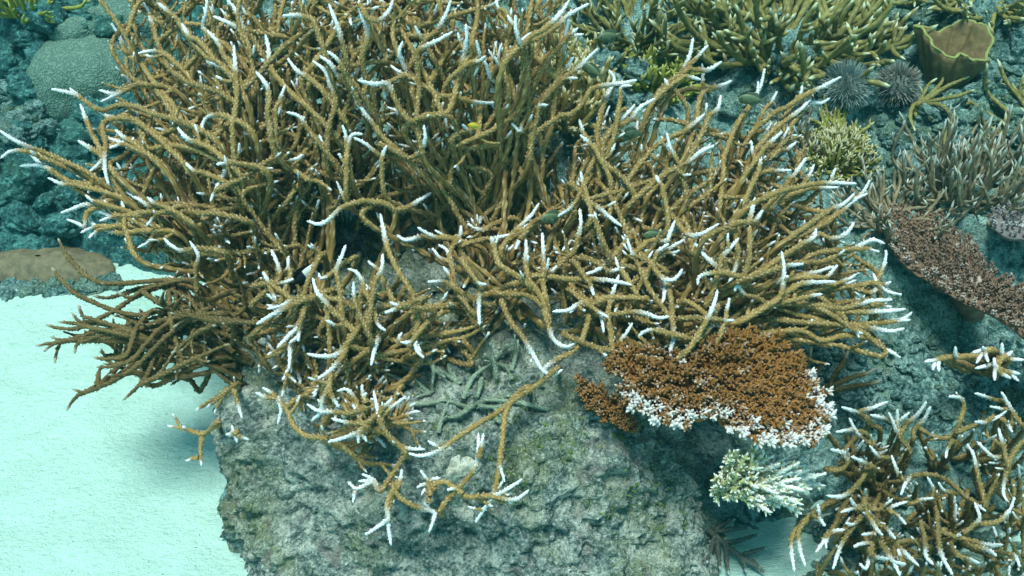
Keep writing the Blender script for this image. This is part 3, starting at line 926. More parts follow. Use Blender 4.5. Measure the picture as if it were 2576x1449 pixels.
twig_colony('branching_coral', 'dark feathery twig coral spread over the pale sand patch beneath the spiky green coral', M['darktwig'], 33, """1930,1440 1850,1380 1720,1300 1600,1200 1490,1110
1800,1080 1700,1090 1600,1105 1520,1115
1870,1130 1780,1160 1680,1190 1600,1200
1690,1020 1600,1060 1530,1110
1570,1400 1560,1300 1550,1190
1640,1440 1625,1340 1610,1220
1770,1420 1750,1350 1720,1300
1470,1350 1500,1250 1530,1150
1932,1230 1830,1260 1740,1290
1880,1400 1820,1340 1780,1330""", [(1790, 1330), (1830, 1380)], lift=.02, r=.0034, tipl=.006, ground_root=False)
twig_colony('branching_coral', 'long thin olive coral twig trailing below the yellow rimmed cup coral', M['olive'], 14, """1370,1250 1360,1150 1335,1050 1385,900 1300,790 1120,800
1560,680 1450,720 1350,740 1110,790
1520,575 1330,660 1220,740 1130,790
1325,520 1310,620 1220,720 1130,790
1280,590 1220,630 1180,700 1130,780
1110,990 1070,880 1100,790
1140,640 1170,720 1140,790""", [(2295, 265), (2290, 290)], lift=.05, r=.0034, tipl=.012)
for crop, txt in ((32, "1210,100 1330,60 1330,0"), (32, "1380,260 1520,240 1650,150 1800,110 1932,80"), (32, "1640,150 1680,60 1700,-40"), 
                  (22, "1720,1220 1800,1300 1810,1400"), (22, "740,170 900,290 1000,400 1090,490"), (22, "740,310 850,390 960,450 1040,520"), (22, "630,140 640,230 590,280 500,330"), (22, "1310,950 1360,1000 1420,1060"), (22, "1240,1130 1330,1050 1350,960"), (22, "1330,1449 1340,1340 1300,1260"), (22, "800,420 770,500 720,570")):
    pl = next(trace(crop, txt))
    twig_colony('dead_coral_branch', 'bare grey green dead coral branch lying on the big rock under the staghorns', M['dead'], None, [pl], [pl[len(pl) // 2]], lift=.010 if crop == 32 else .035, r=.0035, tipl=.004, cat='dead coral', group='dead coral branches on the big rock', ground_root=False, knob=.0013, lets=1)

for px, py in sample_poly([(1010, 900), (1150, 860), (1330, 880), (1380, 960), (1300, 1060), (1080, 1050), (1000, 980)], 18, 28):
    a = rng.uniform(0, math.pi); l_ = rng.uniform(35, 90); pl = [(px - math.cos(a) * l_, py - math.sin(a) * l_ * .6), (px + rng.normal(0, 10), py + rng.normal(0, 10)), (px + math.cos(a) * l_, py + math.sin(a) * l_ * .6)]
    twig_colony('dead_coral_branch', 'bare grey green dead coral branch lying on the big rock under the staghorns', M['dead'], None, [pl], [pl[1]], lift=.012, r=.0030, tipl=.004, cat='dead coral', group='dead coral branches on the big rock', ground_root=False, knob=.0012, lets=1)
# ------------------------------------------------------------------ radiating background corals
def radiant(label, px, py, Rad, n, mat, r, elev=(0, 70), lets=2, tipl=.012, aspect=(1, 1, 1), name='staghorn_coral', step=.006, ns=6, knob=.0006, spread=.05, up=.25, lmin=.55, lift=0, tips=False, azr=(-180, 180)):
    b, nn = hit(px, py); b = b + np.array([0, 0, -.015 + lift]); c = Colony(label, b, mat, tips, 'coral', None, name)
    for k in range(n):
        az = R(rng.uniform(*azr)); el = R(elev[0] + (elev[1] - elev[0]) * rng.random() ** .8)
        d = np.array([math.cos(az) * math.cos(el), math.sin(az) * math.cos(el), math.sin(el)]) * aspect
        L_ = Rad * rng.uniform(lmin, 1.05); s0 = b + np.array([math.cos(az), math.sin(az), 0]) * spread * rng.random()
        hz = d * [1, 1, .35]
        pts = [s0, s0 + hz * L_ * .45 + rng.normal(0, .03 * Rad, 3), s0 + (hz * .35 + d * .5) * L_ + rng.normal(0, .045 * Rad, 3), s0 + d * L_ + [0, 0, up * L_ * .25] + rng.normal(0, .04 * Rad, 3)]
        for q_ in pts[1:]:
            zz = float(slope_h(np.array([q_[0]]), np.array([q_[1]]))[0]) + .012
            if q_[2] < zz: q_[2] = zz
        c.branch(pts, r * 1.2, r, step, ns, knob, tipl=tipl, lets=int(rng.integers(max(0, lets - 1), lets + 2)), letl=(Rad * .10, Rad * .28), up=up, taper=.02, frac=(.45, .95))
    return c
radiant('broad dome of olive staghorn coral with cream tips behind the sea urchins', 1965, 110, .235, 120, M['olive'], .0052, (-4, 62), 3, .012, (1.05, .8, .8))
radiant('thin olive brown staghorn with many small white tips behind the lime green coral', 1600, 75, .155, 62, M['olive'], .0036, (-5, 60), 3, .014)
radiant('dark olive staghorn branches above the yellow rimmed cup coral', 2500, -10, .17, 70, M['olive'], .0040, (-3, 30), 2, .014, (1.3, .7, .7))
radiant('sparse thin olive staghorn growing beside the pale rubble slope', 2640, 330, .16, 22, M['olive'], .0036, (0, 60), 2, .016)
radiant('upright clump of fine grey brown coral fingers behind the pink brown table', 2450, 500, .18, 110, M['greyfine'], .0028, (30, 85), 2, .014, (1.1, .6, .85), 'finger_coral', up=.5)
radiant('low tangle of thin grey brown coral twigs beside the pink table', 2260, 545, .10, 60, M['greyfine'], .0028, (0, 60), 2, .012, name='finger_coral')
radiant('pale olive coral tuft on the rear wall above the brain corals', 60, 12, .10, 50, M['lime'], .004, (0, 70), 2, .008, name='soft_coral')
radiant('lime green stubby finger coral between two staghorn corals', 1655, 215, .080, 90, M['lime'], .0044, (5, 88), 3, .006, name='finger_coral', spread=.03, lmin=.7)
radiant('round bushy yellow green coral with pale tips below the sea urchins', 2105, 400, .068, 170, M['bush'], .0026, (-10, 90), 3, .009, name='bush_coral', step=.005, spread=.02, lmin=.8, knob=.0008)
radiant('pale fine twigged coral clump in front of the round yellow green bush coral', 2010, 330, .05, 45, M['greyfine'], .0024, (5, 85), 2, .01, name='bush_coral')
lea = radiant('knobbly yellow leather coral glimpsed between the upright staghorn branches', 1400, 330, .085, 150, M['leather'], .0050, (-10, 90), 3, .010, name='leather_coral', spread=.06, lmin=.7, knob=.0012, lift=.05, aspect=(.8, .6, 1.5))
lea2 = radiant('second smaller yellow leather coral behind the upright staghorn', 1400, 180, .07, 90, M['leather'], .0046, (-10, 90), 3, .010, name='leather_coral', spread=.05, lmin=.7, knob=.0012, lift=.02)

# ------------------------------------------------------------------ table corals
def on_plane(px, py, o, nrm_):
    r = ray(px, py); t = (o - CAM).dot(nrm_) / r.dot(nrm_); return CAM + r * t
def dist_rim(poly, x, y):
    best = 1e9
    for (x0, y0), (x1, y1) in zip(poly, poly[1:] + poly[:1]):
        dx, dy = x1 - x0, y1 - y0; t = max(0, min(1, ((x - x0) * dx + (y - y0) * dy) / (dx * dx + dy * dy + 1e-9)))
        best = min(best, math.hypot(x - x0 - t * dx, y - y0 - t * dy))
    return best
def let_mesh(name, h, r, nubs, tiph, seed, tmax=1.0):
    A = Acc(); add_tube(A, None, [[0, 0, -.2 * h], [0, 0, .45 * h], [rng.normal(0, .05 * h), rng.normal(0, .05 * h), h]], r * 1.15, r * .8, h / 4.5, 6, r * .25, tiph, .4 * h, .6, tmax)
    for k in range(nubs):
        a = k * 2.4 + seed; f = .25 + .6 * k / nubs; l = h * (.36 - .14 * f)
        d = np.array([math.cos(a) * .75, math.sin(a) * .75, .8]); p0 = np.array([0, 0, f * h])
        n0 = A.n; add_tube(A, None, [p0, p0 + d * l], r * .85, r * .72, l / 2.2, 5, 0, max(tiph - (1 - f) * h * .6, tiph * .25), .3 * h, .92, tmax)
    return A.mesh(name)
def table(name, label, mat, outline, o, nv, spacing, h, rimfun, group=None, thick=.010, stem=None, lean=.5, center=None):
    o = np.asarray(o, float); nv = nrm(np.asarray(nv, float))
    root = empty(name, o, label, 'coral', group)
    pts = np.array([on_plane(px, py, o, nv) for px, py in outline]) - o
    # plate: fan of rings toward the centroid, real thickness, uneven rim
    cen = pts.mean(0); rim = spline(np.concatenate([pts, pts[:1]]), .006)[0]; A = Acc(); k = len(rim); rings = []
    for f in (1.0, .93, .75, .5, .25, .06): rings.append(cen + (rim - cen) * f + nv * (.004 * fbm((rim * f + o) * 30, 2))[:, None] - nv * .010 * (1 - f) ** 2)
    for f in (.06, .3, .6, .92): rings.append(cen + (rim - cen) * f - nv * (thick * (.6 + 2.2 * (1 - f)))  + nv * (.004 * fbm((rim * f) * 25, 2))[:, None])
    top = np.concatenate(rings[:6]); bot = np.concatenate(rings[6:])
    A.add(top, grid_quads(6, k, True)[:, ::-1], tip=0, knob=0); A.add(bot, grid_quads(4, k, True)[:, ::-1], tip=0, knob=0)
    i = np.arange(k); A.q.append(np.stack([i, (i + 1) % k, 6 * k + 3 * k + (i + 1) % k, 6 * k + 3 * k + i], 1))
    link('plate', A.mesh('plate'), mat, root)
    if stem is not None:
        S = Acc(); g_ = np.asarray(stem) - o; add_tube(S, None, [g_ - [0, 0, .02], g_ * .6 + cen * .4 - [0, 0, .01], cen - nv * thick], .022, .03, .012, 10, .002, .001, .01, .9); link('stem', S.mesh('stem'), mat, root)
    variants = {}
    for w_ in range(4):
        for q_ in range(3): variants[w_, q_] = let_mesh('branchlet', h * (1 + .15 * q_), h * .115, 6 + q_, (.2, .3, .45, .75)[w_] * h, q_ * 1.3, (.15, .38, .8, 1.0)[w_])
    raw = {}
    for kk, m_ in variants.items():
        m_.materials.append(mat); co = np.zeros(len(m_.vertices) * 3, np.float32); m_.vertices.foreach_get('co', co); tp = np.zeros(len(m_.vertices), np.float32); m_.attributes['tip'].data.foreach_get('value', tp)
        raw[kk] = (co.reshape(-1, 3), [tuple(p_.vertices) for p_ in m_.polygons], tp)
    rest = Acc()
    pl2 = [tuple(p) for p in outline]; cpx = np.mean(outline, 0) if center is None else np.array(center); cnt = 0
    for px, py in sorted(sample_poly(pl2, 1500, spacing), key=lambda q_: -q_[1]):
        dr = dist_rim(pl2, px, py); wv = rimfun(px, py, dr); w_ = int(np.clip(wv * 4 + rng.normal(0, .5 + 1.0 * min(1, wv)), 0, 3))
        kk = (w_, int(rng.integers(3))); lo = on_plane(px, py, o, nv) - o
        cw = on_plane(cpx[0], cpx[1], o, nv); rad = lo + o - cw; rl = np.linalg.norm(rad)
        d = nrm(nv + nrm(rad) * lean * min(1, rl / .08) + rng.normal(0, .16, 3))
        qt = Vector(d).to_track_quat('Z', 'Y'); s_ = rng.uniform(.8, 1.2); cnt += 1
        if cnt <= 300:
            b = link('branchlet', variants[kk], None, root, lo); b.rotation_euler = qt.to_euler(); b.scale = (s_, s_, s_)
        else:
            co, fs, tp = raw[kk]; rest.add(co @ np.array(qt.to_matrix()).T * s_ + lo, [f for f in fs if len(f) == 4], [f for f in fs if len(f) == 3], tip=tp, knob=0)
    if rest.n: link('small_branchlets', rest.mesh('small_branchlets'), mat, root)['kind'] = 'stuff'
    return root
orr = [(1535, 915), (1580, 880), (1640, 890), (1720, 905), (1790, 865), (1870, 845), (1950, 880), (2000, 930), (2045, 1000), (2060, 1060), (2035, 1110), (1980, 1118), (1900, 1100), (1830, 1078), (1800, 1045), (1740, 1052), (1680, 1068), (1620, 1035), (1568, 1000), (1590, 960), (1545, 940)]
ho = hit(1700, 1000)[0]
oo = P(1780, 980, 1.47)
table('table_coral', 'rust brown table coral with a frosted white rim jutting from the big rock', M['orange'], orr, oo, (.10, -.30, 1), 11.5, .023,
      lambda px, py, dr: np.clip(.95 - dr / 60, 0, 1) * np.clip((py - 935) / 90 + max(0, (px - 1970) / 60), 0, 1) * .85 + .10, stem=hit(1700, 985)[0], lean=.9, center=(1760, 900))
pkk = [(2215, 545), (2300, 525), (2370, 555), (2430, 620), (2490, 685), (2576, 735), (2690, 800), (2690, 905), (2600, 865), (2520, 805), (2430, 765), (2330, 705), (2250, 640)]
hp = hit(2420, 690)[0]
op = P(2420, 680, np.dot(hp - CAM, FWD) - .10)
table('table_coral', 'long pink brown table coral tilted over a dark hollow', M['pink'], pkk, op, (-.05, -.1, 1), 10.5, .017,
      lambda px, py, dr: .22 + .45 * np.clip(1 - dr / 45, 0, 1) * (1 if py > .62 * (px - 2215) + 560 else .2), stem=hit(2450, 760)[0], lean=.5)
hl = hit(2560, 560)[0]
table('table_coral', 'small lilac table coral with pale tips behind the pink brown table', M['lilac'], [(2485, 550), (2530, 520), (2600, 515), (2680, 540), (2680, 610), (2600, 605), (2520, 590)], hl + [0, -.05, .04], (0, -.1, 1), 13, .014,
      lambda px, py, dr: .5, stem=hl)
hj = hit(1500, 1000)[0]
table('table_coral', 'ragged dark rust table coral fragment beside the large rust brown table', M['orange'], [(1462, 960), (1500, 985), (1560, 1010), (1600, 1060), (1590, 1090), (1540, 1060), (1480, 1030)], hj + np.array([.02, -.02, .012]), (-.3, -.55, 1), 10, .019,
      lambda px, py, dr: .12)

# pale green spiky coral
rb = hit(1800, 1215)[0]
pc = Colony('pale green white spiky coral fanning out below the rust brown table', P(1850, 1240, 1.50), M['pale'], True, 'coral', None, 'bottlebrush_coral')
core = P(1835, 1225, 1.51)
for px, py in sample_poly([(1790, 1200), (1830, 1130), (1900, 1115), (1990, 1130), (2085, 1190), (2085, 1225), (2020, 1240), (2030, 1295), (1940, 1290), (1860, 1275), (1800, 1270), (1780, 1240)], 95, 13):
    tip = P(px, py, 1.415 + .03 * abs(px - 1900) / 150 + rng.uniform(0, .05)); rt = core + (tip - core) * [.5, .5, .2] + rng.normal(0, .008, 3); rt = core * .75 + rt * .25 + np.array([.0, .0, -.005])
    wv = np.clip((px - 1880) / 150, 0, 1)
    pc.branch([rt, (rt + tip) / 2 + rng.normal(0, .004, 3) + [0, 0, .006], tip], .0036, .0025, .0024, 8, .0020, tipl=.004 + .05 * wv, lets=7, letl=(.008, .017), up=.05, frac=(.4, .97), taper=.02)
S = Acc(); add_tube(S, None, [rb + [0, .02, -.02] - pc.loc, (rb + core) / 2 - pc.loc, core - pc.loc], .014, .012, .006, 10, .002, .001, .02, .8); link('stem', S.mesh('stem'), M['pale'], pc.root)

# ------------------------------------------------------------------ massive, plate and cup corals
def meander(name, base, dark, scale):
    m, n, b = new_mat(name); p = pos(n)
    nz = ntex(n, scale * .35, 2, .5, 0, p); v_ = N(n, 'ShaderNodeTexVoronoi'); v_.inputs['Scale'].default_value = scale; v_.feature = 'SMOOTH_F1'
    n.links.new(p, v_.inputs['Vector'])
    h = math_(n, 'SINE', math_(n, 'ADD', math_(n, 'MULTIPLY', nz, 38), math_(n, 'MULTIPLY', v_.outputs['Distance'], 9)))
    n.links.new(mixc(n, ramp(n, h, -.6, .6), dark, base), b.inputs['Base Color']); bump(n, b, h, .5, .002); return m
M['brain'] = meander('brain_coral', (.13, .21, .17), (.07, .13, .11), 150)
def dome(name, label, mat, c, half, cat, seed, squash=2.4):
    v, q, d = superblob(36, half, squash); v = v + (d / np.linalg.norm(d, axis=1)[:, None]) * (.10 * half[0] * fbm(v * (1.2 / half[0]) + seed, 3))[:, None]
    o = link(name, mesh(name, v, q), mat, None, c); return tag(o, label, cat)
h1 = hit(235, 200)[0]; dome('brain_coral', 'large rounded grey green brain coral on the shaded rear wall', M['brain'], h1 + [-.01, -.005, -.01], (.125, .10, .10), 'coral', 1)
h1 = hit(205, 90)[0]; dome('brain_coral', 'smaller flat topped brain coral above the large rounded one', M['brain'], h1 + [0, .0, .0], (.065, .05, .045), 'coral', 5)
h1 = hit(300, 35)[0]; dome('brain_coral', 'wide low brain coral mound at the top of the rear wall', M['brain'], h1 + [0, .05, -.03], (.12, .08, .06), 'coral', 9)
M['plate_left'] = plain('grey_brown_plate', (.19, .155, .095), (.10, .085, .055), 60, 1.0)
M['cup'] = plain('yellow_brown_cup', (.19, .13, .06), (.10, .07, .032), 70, .5)
M['cup_rim'] = plain('yellow_rim', (.29, .30, .10), (.19, .20, .06), 90, .3)
M['ruffle'] = plain('tan_ruffle', (.42, .38, .26), (.22, .20, .13), 220, .9)
def plate_coral(name, label, mat, outline, o, nv, thick, stem, sag=.03):
    o = np.asarray(o, float); nv = nrm(np.asarray(nv, float)); root = empty(name, o, label, 'coral')
    pts = np.array([on_plane(px, py, o, nv) for px, py in outline]) - o; cen = pts.mean(0); rim = spline(np.concatenate([pts, pts[:1]]), .008)[0]; k = len(rim); A = Acc(); rings = []
    fs = (.04, .2, .4, .6, .8, .93, .99)
    for f in fs: rings.append(cen + (rim - cen) * f + nv * (.006 * fbm((rim * f) * 22 + 3, 3) - sag * f ** 2 + sag * .5)[:, None])
    for f in (1.0, .97, .8, .5, .25): rings.append(cen + (rim - cen) * f + nv * (.004 * fbm((rim * f) * 22, 2) - sag * f ** 2 + sag * .5 - thick * (1 + 2 * (1 - f)))[:, None])
    A.add(np.concatenate(rings), grid_quads(12, k, True)); link('plate', A.mesh('plate'), mat, root)
    S = Acc(); g_ = np.asarray(stem) - o; add_tube(S, None, [g_ - [0, 0, .03], g_ * .5 + cen * .5 - nv * .02, cen - nv * (thick * 3 + .012)], .03, .03, .012, 12, .003, .001, .01, .95); link('stem', S.mesh('stem'), mat, root)
hs = hit(110, 700)[0]
plate_coral('plate_coral', 'wide flat grey brown plate coral resting above the rubble at the sand edge', M['plate_left'], [(-90, 660), (-40, 630), (60, 608), (160, 606), (240, 622), (283, 650), (270, 680), (200, 694), (100, 700), (0, 696), (-80, 690)],
            P(100, 655, np.dot(hs - CAM, FWD) - .0), (0, -.12, 1), .016, hs + [0, .06, 0])
hs = hit(1965, 890)[0]
plate_coral('plate_coral', 'small pale tan ruffled plate coral tucked behind the rust brown table', M['ruffle'], [(1925, 850), (1955, 855), (1985, 872), (2005, 885), (2003, 905), (1975, 912), (1950, 908), (1935, 880)], hs + [0, -.02, .025], (.2, -.5, 1), .006, hs, sag=.012)
# cup coral
cb = hit(2375, 205)[0]; croot = empty('cup_coral', cb, 'brown cup shaped coral with a wavy yellow rim beneath the dark olive staghorn', 'coral')
def cup_rim(th):                                    # rim radius and height round the cup
    a = np.degrees(th) % 360
    r = np.interp(a, [0, 40, 90, 140, 180, 215, 250, 290, 330, 360], [.090, .085, .075, .09, .088, .070, .058, .060, .082, .090]) + .004 * np.sin(th * 9) + .003 * np.sin(th * 17 + 1)
    zz = np.interp(a, [0, 30, 60, 100, 150, 180, 200, 225, 255, 285, 315, 345, 360], [.115, .155, .145, .11, .14, .16, .14, .105, .098, .105, .085, .075, .115]) + .004 * np.sin(th * 7)
    return r, zz
th = np.linspace(0, 2 * math.pi, 120, endpoint=False); rr_, zz_ = cup_rim(th); rr_ = rr_ * .80; zz_ = zz_ * .66; A = Acc(); rings = []
prof = [0, .15, .35, .55, .75, .9, 1.0]
for f in prof: rings.append(np.stack([np.cos(th) * (.018 + (rr_ - .018) * f ** .8), np.sin(th) * (.018 + (rr_ - .018) * f ** .8), zz_ * f ** 1.1 - .02 * (1 - f)], 1))
for f in prof[::-1]: rings.append(np.stack([np.cos(th) * (.010 + (rr_ - .017) * f ** .8), np.sin(th) * (.010 + (rr_ - .017) * f ** .8), zz_ * f ** 1.1 + .002 + .02 * (1 - f)], 1))
vv = np.concatenate(rings); vv = vv + (.004 * noise3(vv * 40))[:, None] * [1, 1, .3]
A.add(vv, grid_quads(14, 120, True)); link('cup', A.mesh('cup'), M['cup'], croot)
A = Acc(); rim3 = np.stack([np.cos(th) * (rr_ - .003), np.sin(th) * (rr_ - .003), zz_ + .001], 1); rim3 = rim3 + (.004 * noise3(rim3 * 40))[:, None] * [1, 1, .3]
tu = np.roll(rim3, -1, 0) - np.roll(rim3, 1, 0); tu /= np.linalg.norm(tu, axis=1)[:, None]; ou = np.cross(tu, [0, 0, 1.0]); ou /= np.linalg.norm(ou, axis=1)[:, None]
rings = [rim3 + ou * (.0030 * math.cos(a)) + np.array([0, 0, .0026 * math.sin(a)]) for a in np.arange(8) * math.pi / 4]
A.add(np.stack(rings, 1).reshape(-1, 3), np.array([[i * 8 + j, i * 8 + (j + 1) % 8, ((i + 1) % 120) * 8 + (j + 1) % 8, ((i + 1) % 120) * 8 + j] for i in range(120) for j in range(8)]))
link('rim', A.mesh('rim'), M['cup_rim'], croot)

# ------------------------------------------------------------------ sea urchins
def urchin(label, c, r, nsp, L_, sr, bodym, spm):
    root = empty('sea_urchin', c, label, 'sea urchin'); v, q, d = superblob(12, (r, r, r * .8), 2.0); link('body', mesh('body', v, q), bodym, root); A = Acc()
    for k in range(nsp):
        d = nrm(rng.normal(size=3) + [0, -.25, .25]); p0 = d * r * .8; l = L_ * rng.uniform(.6, 1.1); u = perp(d); w_ = np.cross(d, u)
        ring = [p0 + u * sr, p0 - u * sr * .5 + w_ * sr * .87, p0 - u * sr * .5 - w_ * sr * .87]; e = p0 + d * (r * .2 + l) + rng.normal(0, .05 * l, 3)
        A.add(ring + [e + u * sr * .35, e - u * sr * .2 + w_ * sr * .3, e - u * sr * .2 - w_ * sr * .3], [[0, 1, 4, 3], [1, 2, 5, 4], [2, 0, 3, 5]], [[3, 4, 5]], tip=[0, 0, 0, 1, 1, 1], knob=0)
    sp = link('spines', A.mesh('spines', False), spm, root); sp['kind'] = 'stuff'
M['urch1'] = coral_mat('grey_blue_spines', (.24, .32, .31), (.15, .21, .21), (.36, .45, .44)); M['urch2'] = coral_mat('dark_banded_spines', (.13, .10, .075), (.06, .045, .04), (.36, .36, .32)); M['urch3'] = coral_mat('black_spines', (.02, .025, .025), (.01, .012, .012), (.06, .08, .08))
M['ubody'] = plain('urchin_body', (.12, .14, .13), (.06, .07, .065))
hu = hit(2120, 235)[0]; urchin('fuzzy pale grey blue sea urchin under the olive staghorn dome', hu + [0, -.01, .018], .040, 900, .011, .0010, M['ubody'], M['urch1'])
hu = hit(2248, 240)[0]; urchin('dark sea urchin with white tipped spines beside the cup coral', hu + [0, -.01, .024], .034, 420, .012, .0013, M['ubody'], M['urch2'])
hu = hit(870, 590)[0]; urchin('black long spined sea urchin in the hollow of the staghorn thicket', P(870, 590, min(1.75, np.dot(hu - CAM, FWD) - .03)), .022, 170, .045, .0010, M['ubody'], M['urch3'])

# ------------------------------------------------------------------ stones
M['stone'] = rock_mat('rubble_stone', (.42, .64, .60), (.15, .29, .285), (.03, .09, .10), (.14, .2, .09), 1.3)
stv = []
for k in range(8):
    v, q, d = superblob(13, (1, rng.uniform(.6, .9), rng.uniform(.45, .75)), 2.6); v = v * (1 + .30 * fbm(d * 1.6 + k * 7, 4, .65))[:, None]
    me = mesh('stone', v, q); me.materials.append(M['stone']); stv.append(me)
def scatter(poly, n, mind, size, parent, mats=None):
    for px, py in sample_poly(poly, n, mind):
        h_, nn = hit(px, py); s_ = rng.uniform(*size); o = link('stone', (mats or stv)[int(rng.integers(8))], None, parent, h_ + [0, 0, s_ * .15]); o.scale = (s_, s_, s_)
        o.rotation_euler = tuple(rng.uniform(-.6, .6, 2)) + (rng.uniform(0, 6.28),)
scatter([(-20, 690), (290, 690), (300, 725), (150, 745), (-20, 752)], 120, 9, (.008, .021), sand)
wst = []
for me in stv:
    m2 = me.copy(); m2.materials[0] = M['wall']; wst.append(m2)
scatter([(-20, 40), (330, 20), (330, 560), (-20, 600)], 34, 45, (.02, .055), slope, wst)  # wall stones carry the same painted shade
scatter([(-30, 200), (110, 215), (140, 330), (-20, 360)], 14, 28, (.025, .045), slope)  # paler stones added; their colour stands in for a lit patch
scatter([(2000, 850), (2600, 860), (2600, 1060), (2150, 1060)], 150, 15, (.005, .014), slope)
scatter([(2200, 240), (2600, 200), (2600, 560), (2250, 520)], 140, 16, (.006, .022), slope)
scatter([(1450, 0), (2600, 0), (2600, 200), (1450, 330)], 60, 40, (.01, .04), slope)
scatter([(2000, 1300), (2600, 1150), (2600, 1460), (2050, 1460)], 60, 25, (.006, .022), slope)
for (px, py, s_, lab) in ((1150, 1190, .030, 'chunky cream white rubble stone lodged behind the front coral sprig'), (1140, 1265, .020, 'little cream white stone right below the larger cream stone')):
    h_ = hit(px, py)[0]; v, q, d = superblob(16, (s_, s_ * .5, s_ * .75), 2.6); v = v + d * (.35 * s_ * fbm(v * 40 + px, 3))[:, None]
    tag(link('stone', mesh('stone', v, q), M['white_stone'], None, h_ + [0, .004, 0]), lab, 'stone')

# ------------------------------------------------------------------ algae
M['algae'] = plain('green_algae', (.13, .19, .03), (.06, .10, .015), 40)
A = Acc()
for (px, py, sx_, sy_, n_) in ((1285, 1010, 30, 60, 60), (1270, 1190, 18, 40, 40), (1590, 1075, 25, 25, 50), (900, 560, 60, 40, 90), (1420, 1110, 40, 30, 40), (1500, 800, 70, 40, 90), (2330, 300, 60, 30, 60), (860, 720, 60, 50, 60), (2250, 480, 60, 40, 80), (1890, 400, 50, 40, 60), (1000, 930, 80, 60, 60), (1600, 1250, 90, 70, 90), (2150, 620, 50, 30, 70)):
    for k in range(n_):
        h_, nn = hit(px + rng.normal(0, sx_), py + rng.normal(0, sy_))
        for j in range(3):
            d = nrm(nn + rng.normal(0, .7, 3) + [0, 0, .3]); u = perp(d); l = rng.uniform(.006, .015); b0 = h_ + rng.normal(0, .003, 3); wd = .0012
            A.add([b0 - u * wd, b0 + u * wd, b0 + d * l * .6 + u * wd * .8, b0 + d * l + perp(d) * .002, b0 + d * l * .6 - u * wd * .8], [[0, 1, 2, 4]], [[4, 2, 3]])
al = link('algae', A.mesh('algae'), M['algae']); tag(al, 'short green algae tufts on the rocks', 'algae', kind='stuff')
# ------------------------------------------------------------------ fish
def fish(label, p, L_, yaw, pitch, bodym, finm, group=None, bands=False, deep=.5):
    root = empty('reef_fish', p, label, 'fish', group); root.rotation_euler = (0, -pitch, yaw)
    xs = np.linspace(0, 1, 16); hh = deep * .5 * (np.sin(math.pi * xs ** .72) ** .8 * .92 + .09 * xs + .02); hh[-1] = .055; hh[0] = .015; ww = hh * .42
    th = np.arange(12) * math.pi / 6; V = np.stack([np.repeat((.5 - xs)[:, None], 12, 1), ww[:, None] * np.sin(th), hh[:, None] * np.cos(th)], -1) * L_ * .78
    A = Acc(); A.add(V.reshape(-1, 3), grid_quads(16, 12, True)); link('body', A.mesh('body'), bodym, root)
    def fin(name, poly, t=.004):
        poly = np.array(poly) * L_; n = len(poly); v = np.concatenate([np.stack([poly[:, 0], 0 * poly[:, 0] + s * t * L_, poly[:, 1]], 1) for s in (-1, 1)])
        m_ = bpy.data.meshes.new(name); m_.from_pydata([tuple(a) for a in v], [], [list(range(n)), list(range(2 * n - 1, n - 1, -1))] + [[i, i + n, (i + 1) % n + n, (i + 1) % n] for i in range(n)]); m_.update()
        return link(name, m_, finm, root)
    fin('tail_fin', [(-.37, .035), (-.48, .12), (-.62, .20), (-.53, .05), (-.50, 0), (-.53, -.05), (-.62, -.20), (-.48, -.12), (-.37, -.035)])
    fin('dorsal_fin', [(.16, .17 * deep / .5), (.08, .27), (-.1, .28), (-.24, .26), (-.34, .14), (-.30, .05)])
    fin('anal_fin', [(0, -.18), (-.12, -.28), (-.25, -.25), (-.33, -.12), (-.28, -.04)])
    for s in (-1, 1):
        v, q, d = superblob(6, (.022 * L_,) * 3, 2); e = link('eye', mesh('eye', v, q), M['black'], root, (.27 * L_, s * .062 * L_, .05 * L_))
        f = fin('pectoral_fin', [(.12, .02), (-.02, .08), (-.08, 0), (-.02, -.05)]); f.location = (0, s * .10 * L_, -.02 * L_); f.rotation_euler = (0, 0, s * -.4)
M['black'] = plain('black_eye', (.01, .01, .015), (.005, .005, .008), rough=.3, spec=.5)
M['fish_green'] = plain('green_grey_fish', (.13, .17, .095), (.10, .13, .07), 20, .05, .45, .4); M['fish_yellow'] = plain('yellow_fish', (.62, .42, .02), (.5, .33, .02), 20, .05, .45, .4)
M['fish_grey'] = plain('grey_fish', (.14, .19, .18), (.10, .14, .14), 20, .05, .45, .4); M['fish_fin'] = plain('pale_fin', (.14, .18, .12), (.10, .13, .09), 30, .1, .5)
m, n, b = new_mat('striped_fish'); tc = N(n, 'ShaderNodeTexCoord').outputs['Object']; sx = N(n, 'ShaderNodeSeparateXYZ'); n.links.new(tc, sx.inputs[0])
wv = math_(n, 'GREATER_THAN', math_(n, 'SINE', math_(n, 'MULTIPLY_ADD', sx.outputs[0], 150, .9)), .25); n.links.new(mixc(n, wv, (.012, .014, .02), (.62, .68, .66)), b.inputs['Base Color']); b.inputs['Roughness'].default_value = .45
M['fish_band'] = m
def fd(px, py, off): return P(px, py, off)
GF = 'green grey damselfish among the staghorns'
fish('green grey damselfish swimming below the thin olive staghorn', fd(1528, 93, 1.75), 0.045, R(200), 0, M['fish_green'], M['fish_fin'], GF)
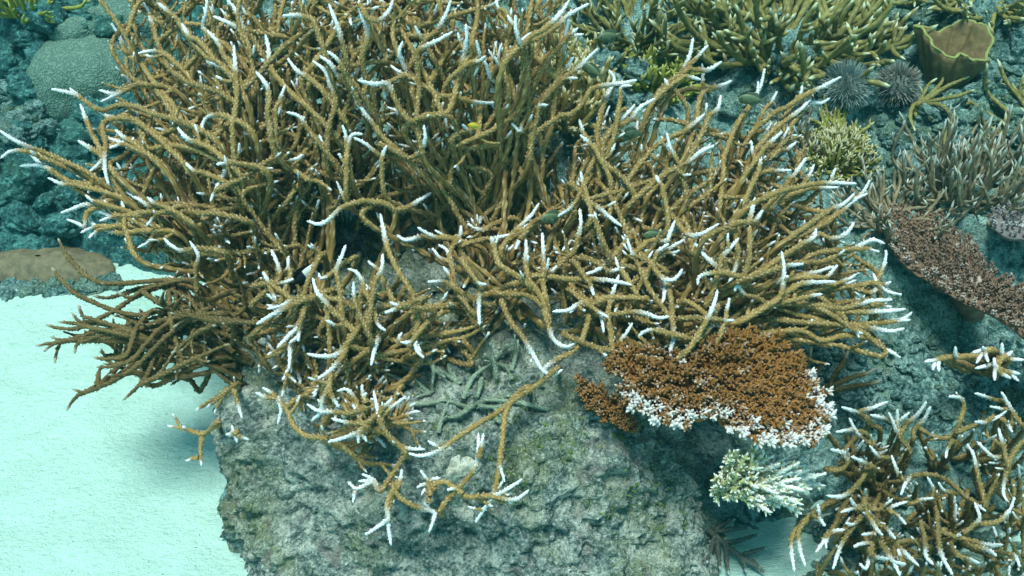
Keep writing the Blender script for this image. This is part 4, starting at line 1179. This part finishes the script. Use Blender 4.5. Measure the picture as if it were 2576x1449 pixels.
fish('green grey damselfish in the gap beside the yellow leather coral', fd(1485, 175, 1.66), 0.043, R(150), R(20), M['fish_green'], M['fish_fin'], GF)
fish('green grey damselfish between upright branches of the spreading staghorn', fd(1590, 338, 1.645), 0.041, R(10), R(-10), M['fish_green'], M['fish_fin'], GF)
fish('green grey damselfish nosing out of the staghorn centre', fd(1385, 548, 1.60), 0.043, R(205), R(5), M['fish_green'], M['fish_fin'], GF)
fish('tiny green damselfish half hidden among the spreading staghorn branches', fd(1640, 590, 1.57), 0.033, R(190), 0, M['fish_green'], M['fish_fin'], GF)
fish('pale green fish hovering above the lime finger coral', fd(1885, 250, 1.72), 0.045, R(170), 0, M['fish_green'], M['fish_fin'], GF)
fish('small bright yellow fish among the upright staghorn branches', fd(1190, 316, 1.555), 0.020, R(175), 0, M['fish_yellow'], M['fish_yellow'])
fish('black and white striped fish sheltering in the hollow of the thicket', fd(775, 690, 1.56), 0.061, R(25), R(25), M['fish_band'], M['black'])
fish('dark grey fish diving between the rust table and the olive brown thicket', fd(2095, 1050, 1.50), 0.041, R(-80), R(-50), M['fish_grey'], M['fish_grey'])
fish('grey green fish tucked among the branches of the wide thicket', fd(705, 128, 1.64), 0.037, R(10), 0, M['fish_green'], M['fish_fin'], GF)

# ------------------------------------------------------------------ water haze
bm_v = np.array([[x, y, z] for x in (-13, 13) for y in (-11, 13) for z in (-1.2, 1.75)], float)
hz = link('haze', mesh('haze', bm_v, [[0, 1, 3, 2], [4, 6, 7, 5], [0, 4, 5, 1], [2, 3, 7, 6], [0, 2, 6, 4], [1, 5, 7, 3]], None, None, False), None); hz['kind'] = 'stuff'
hm = bpy.data.materials.new('water_haze'); hm.use_nodes = True; hn = hm.node_tree; hn.nodes.clear(); ho_ = hn.nodes.new('ShaderNodeOutputMaterial'); pv = hn.nodes.new('ShaderNodeVolumePrincipled')
pv.inputs['Color'].default_value = (.16, .80, .78, 1); pv.inputs['Density'].default_value = .014; hn.links.new(pv.outputs[0], ho_.inputs['Volume']); hz.data.materials.append(hm)
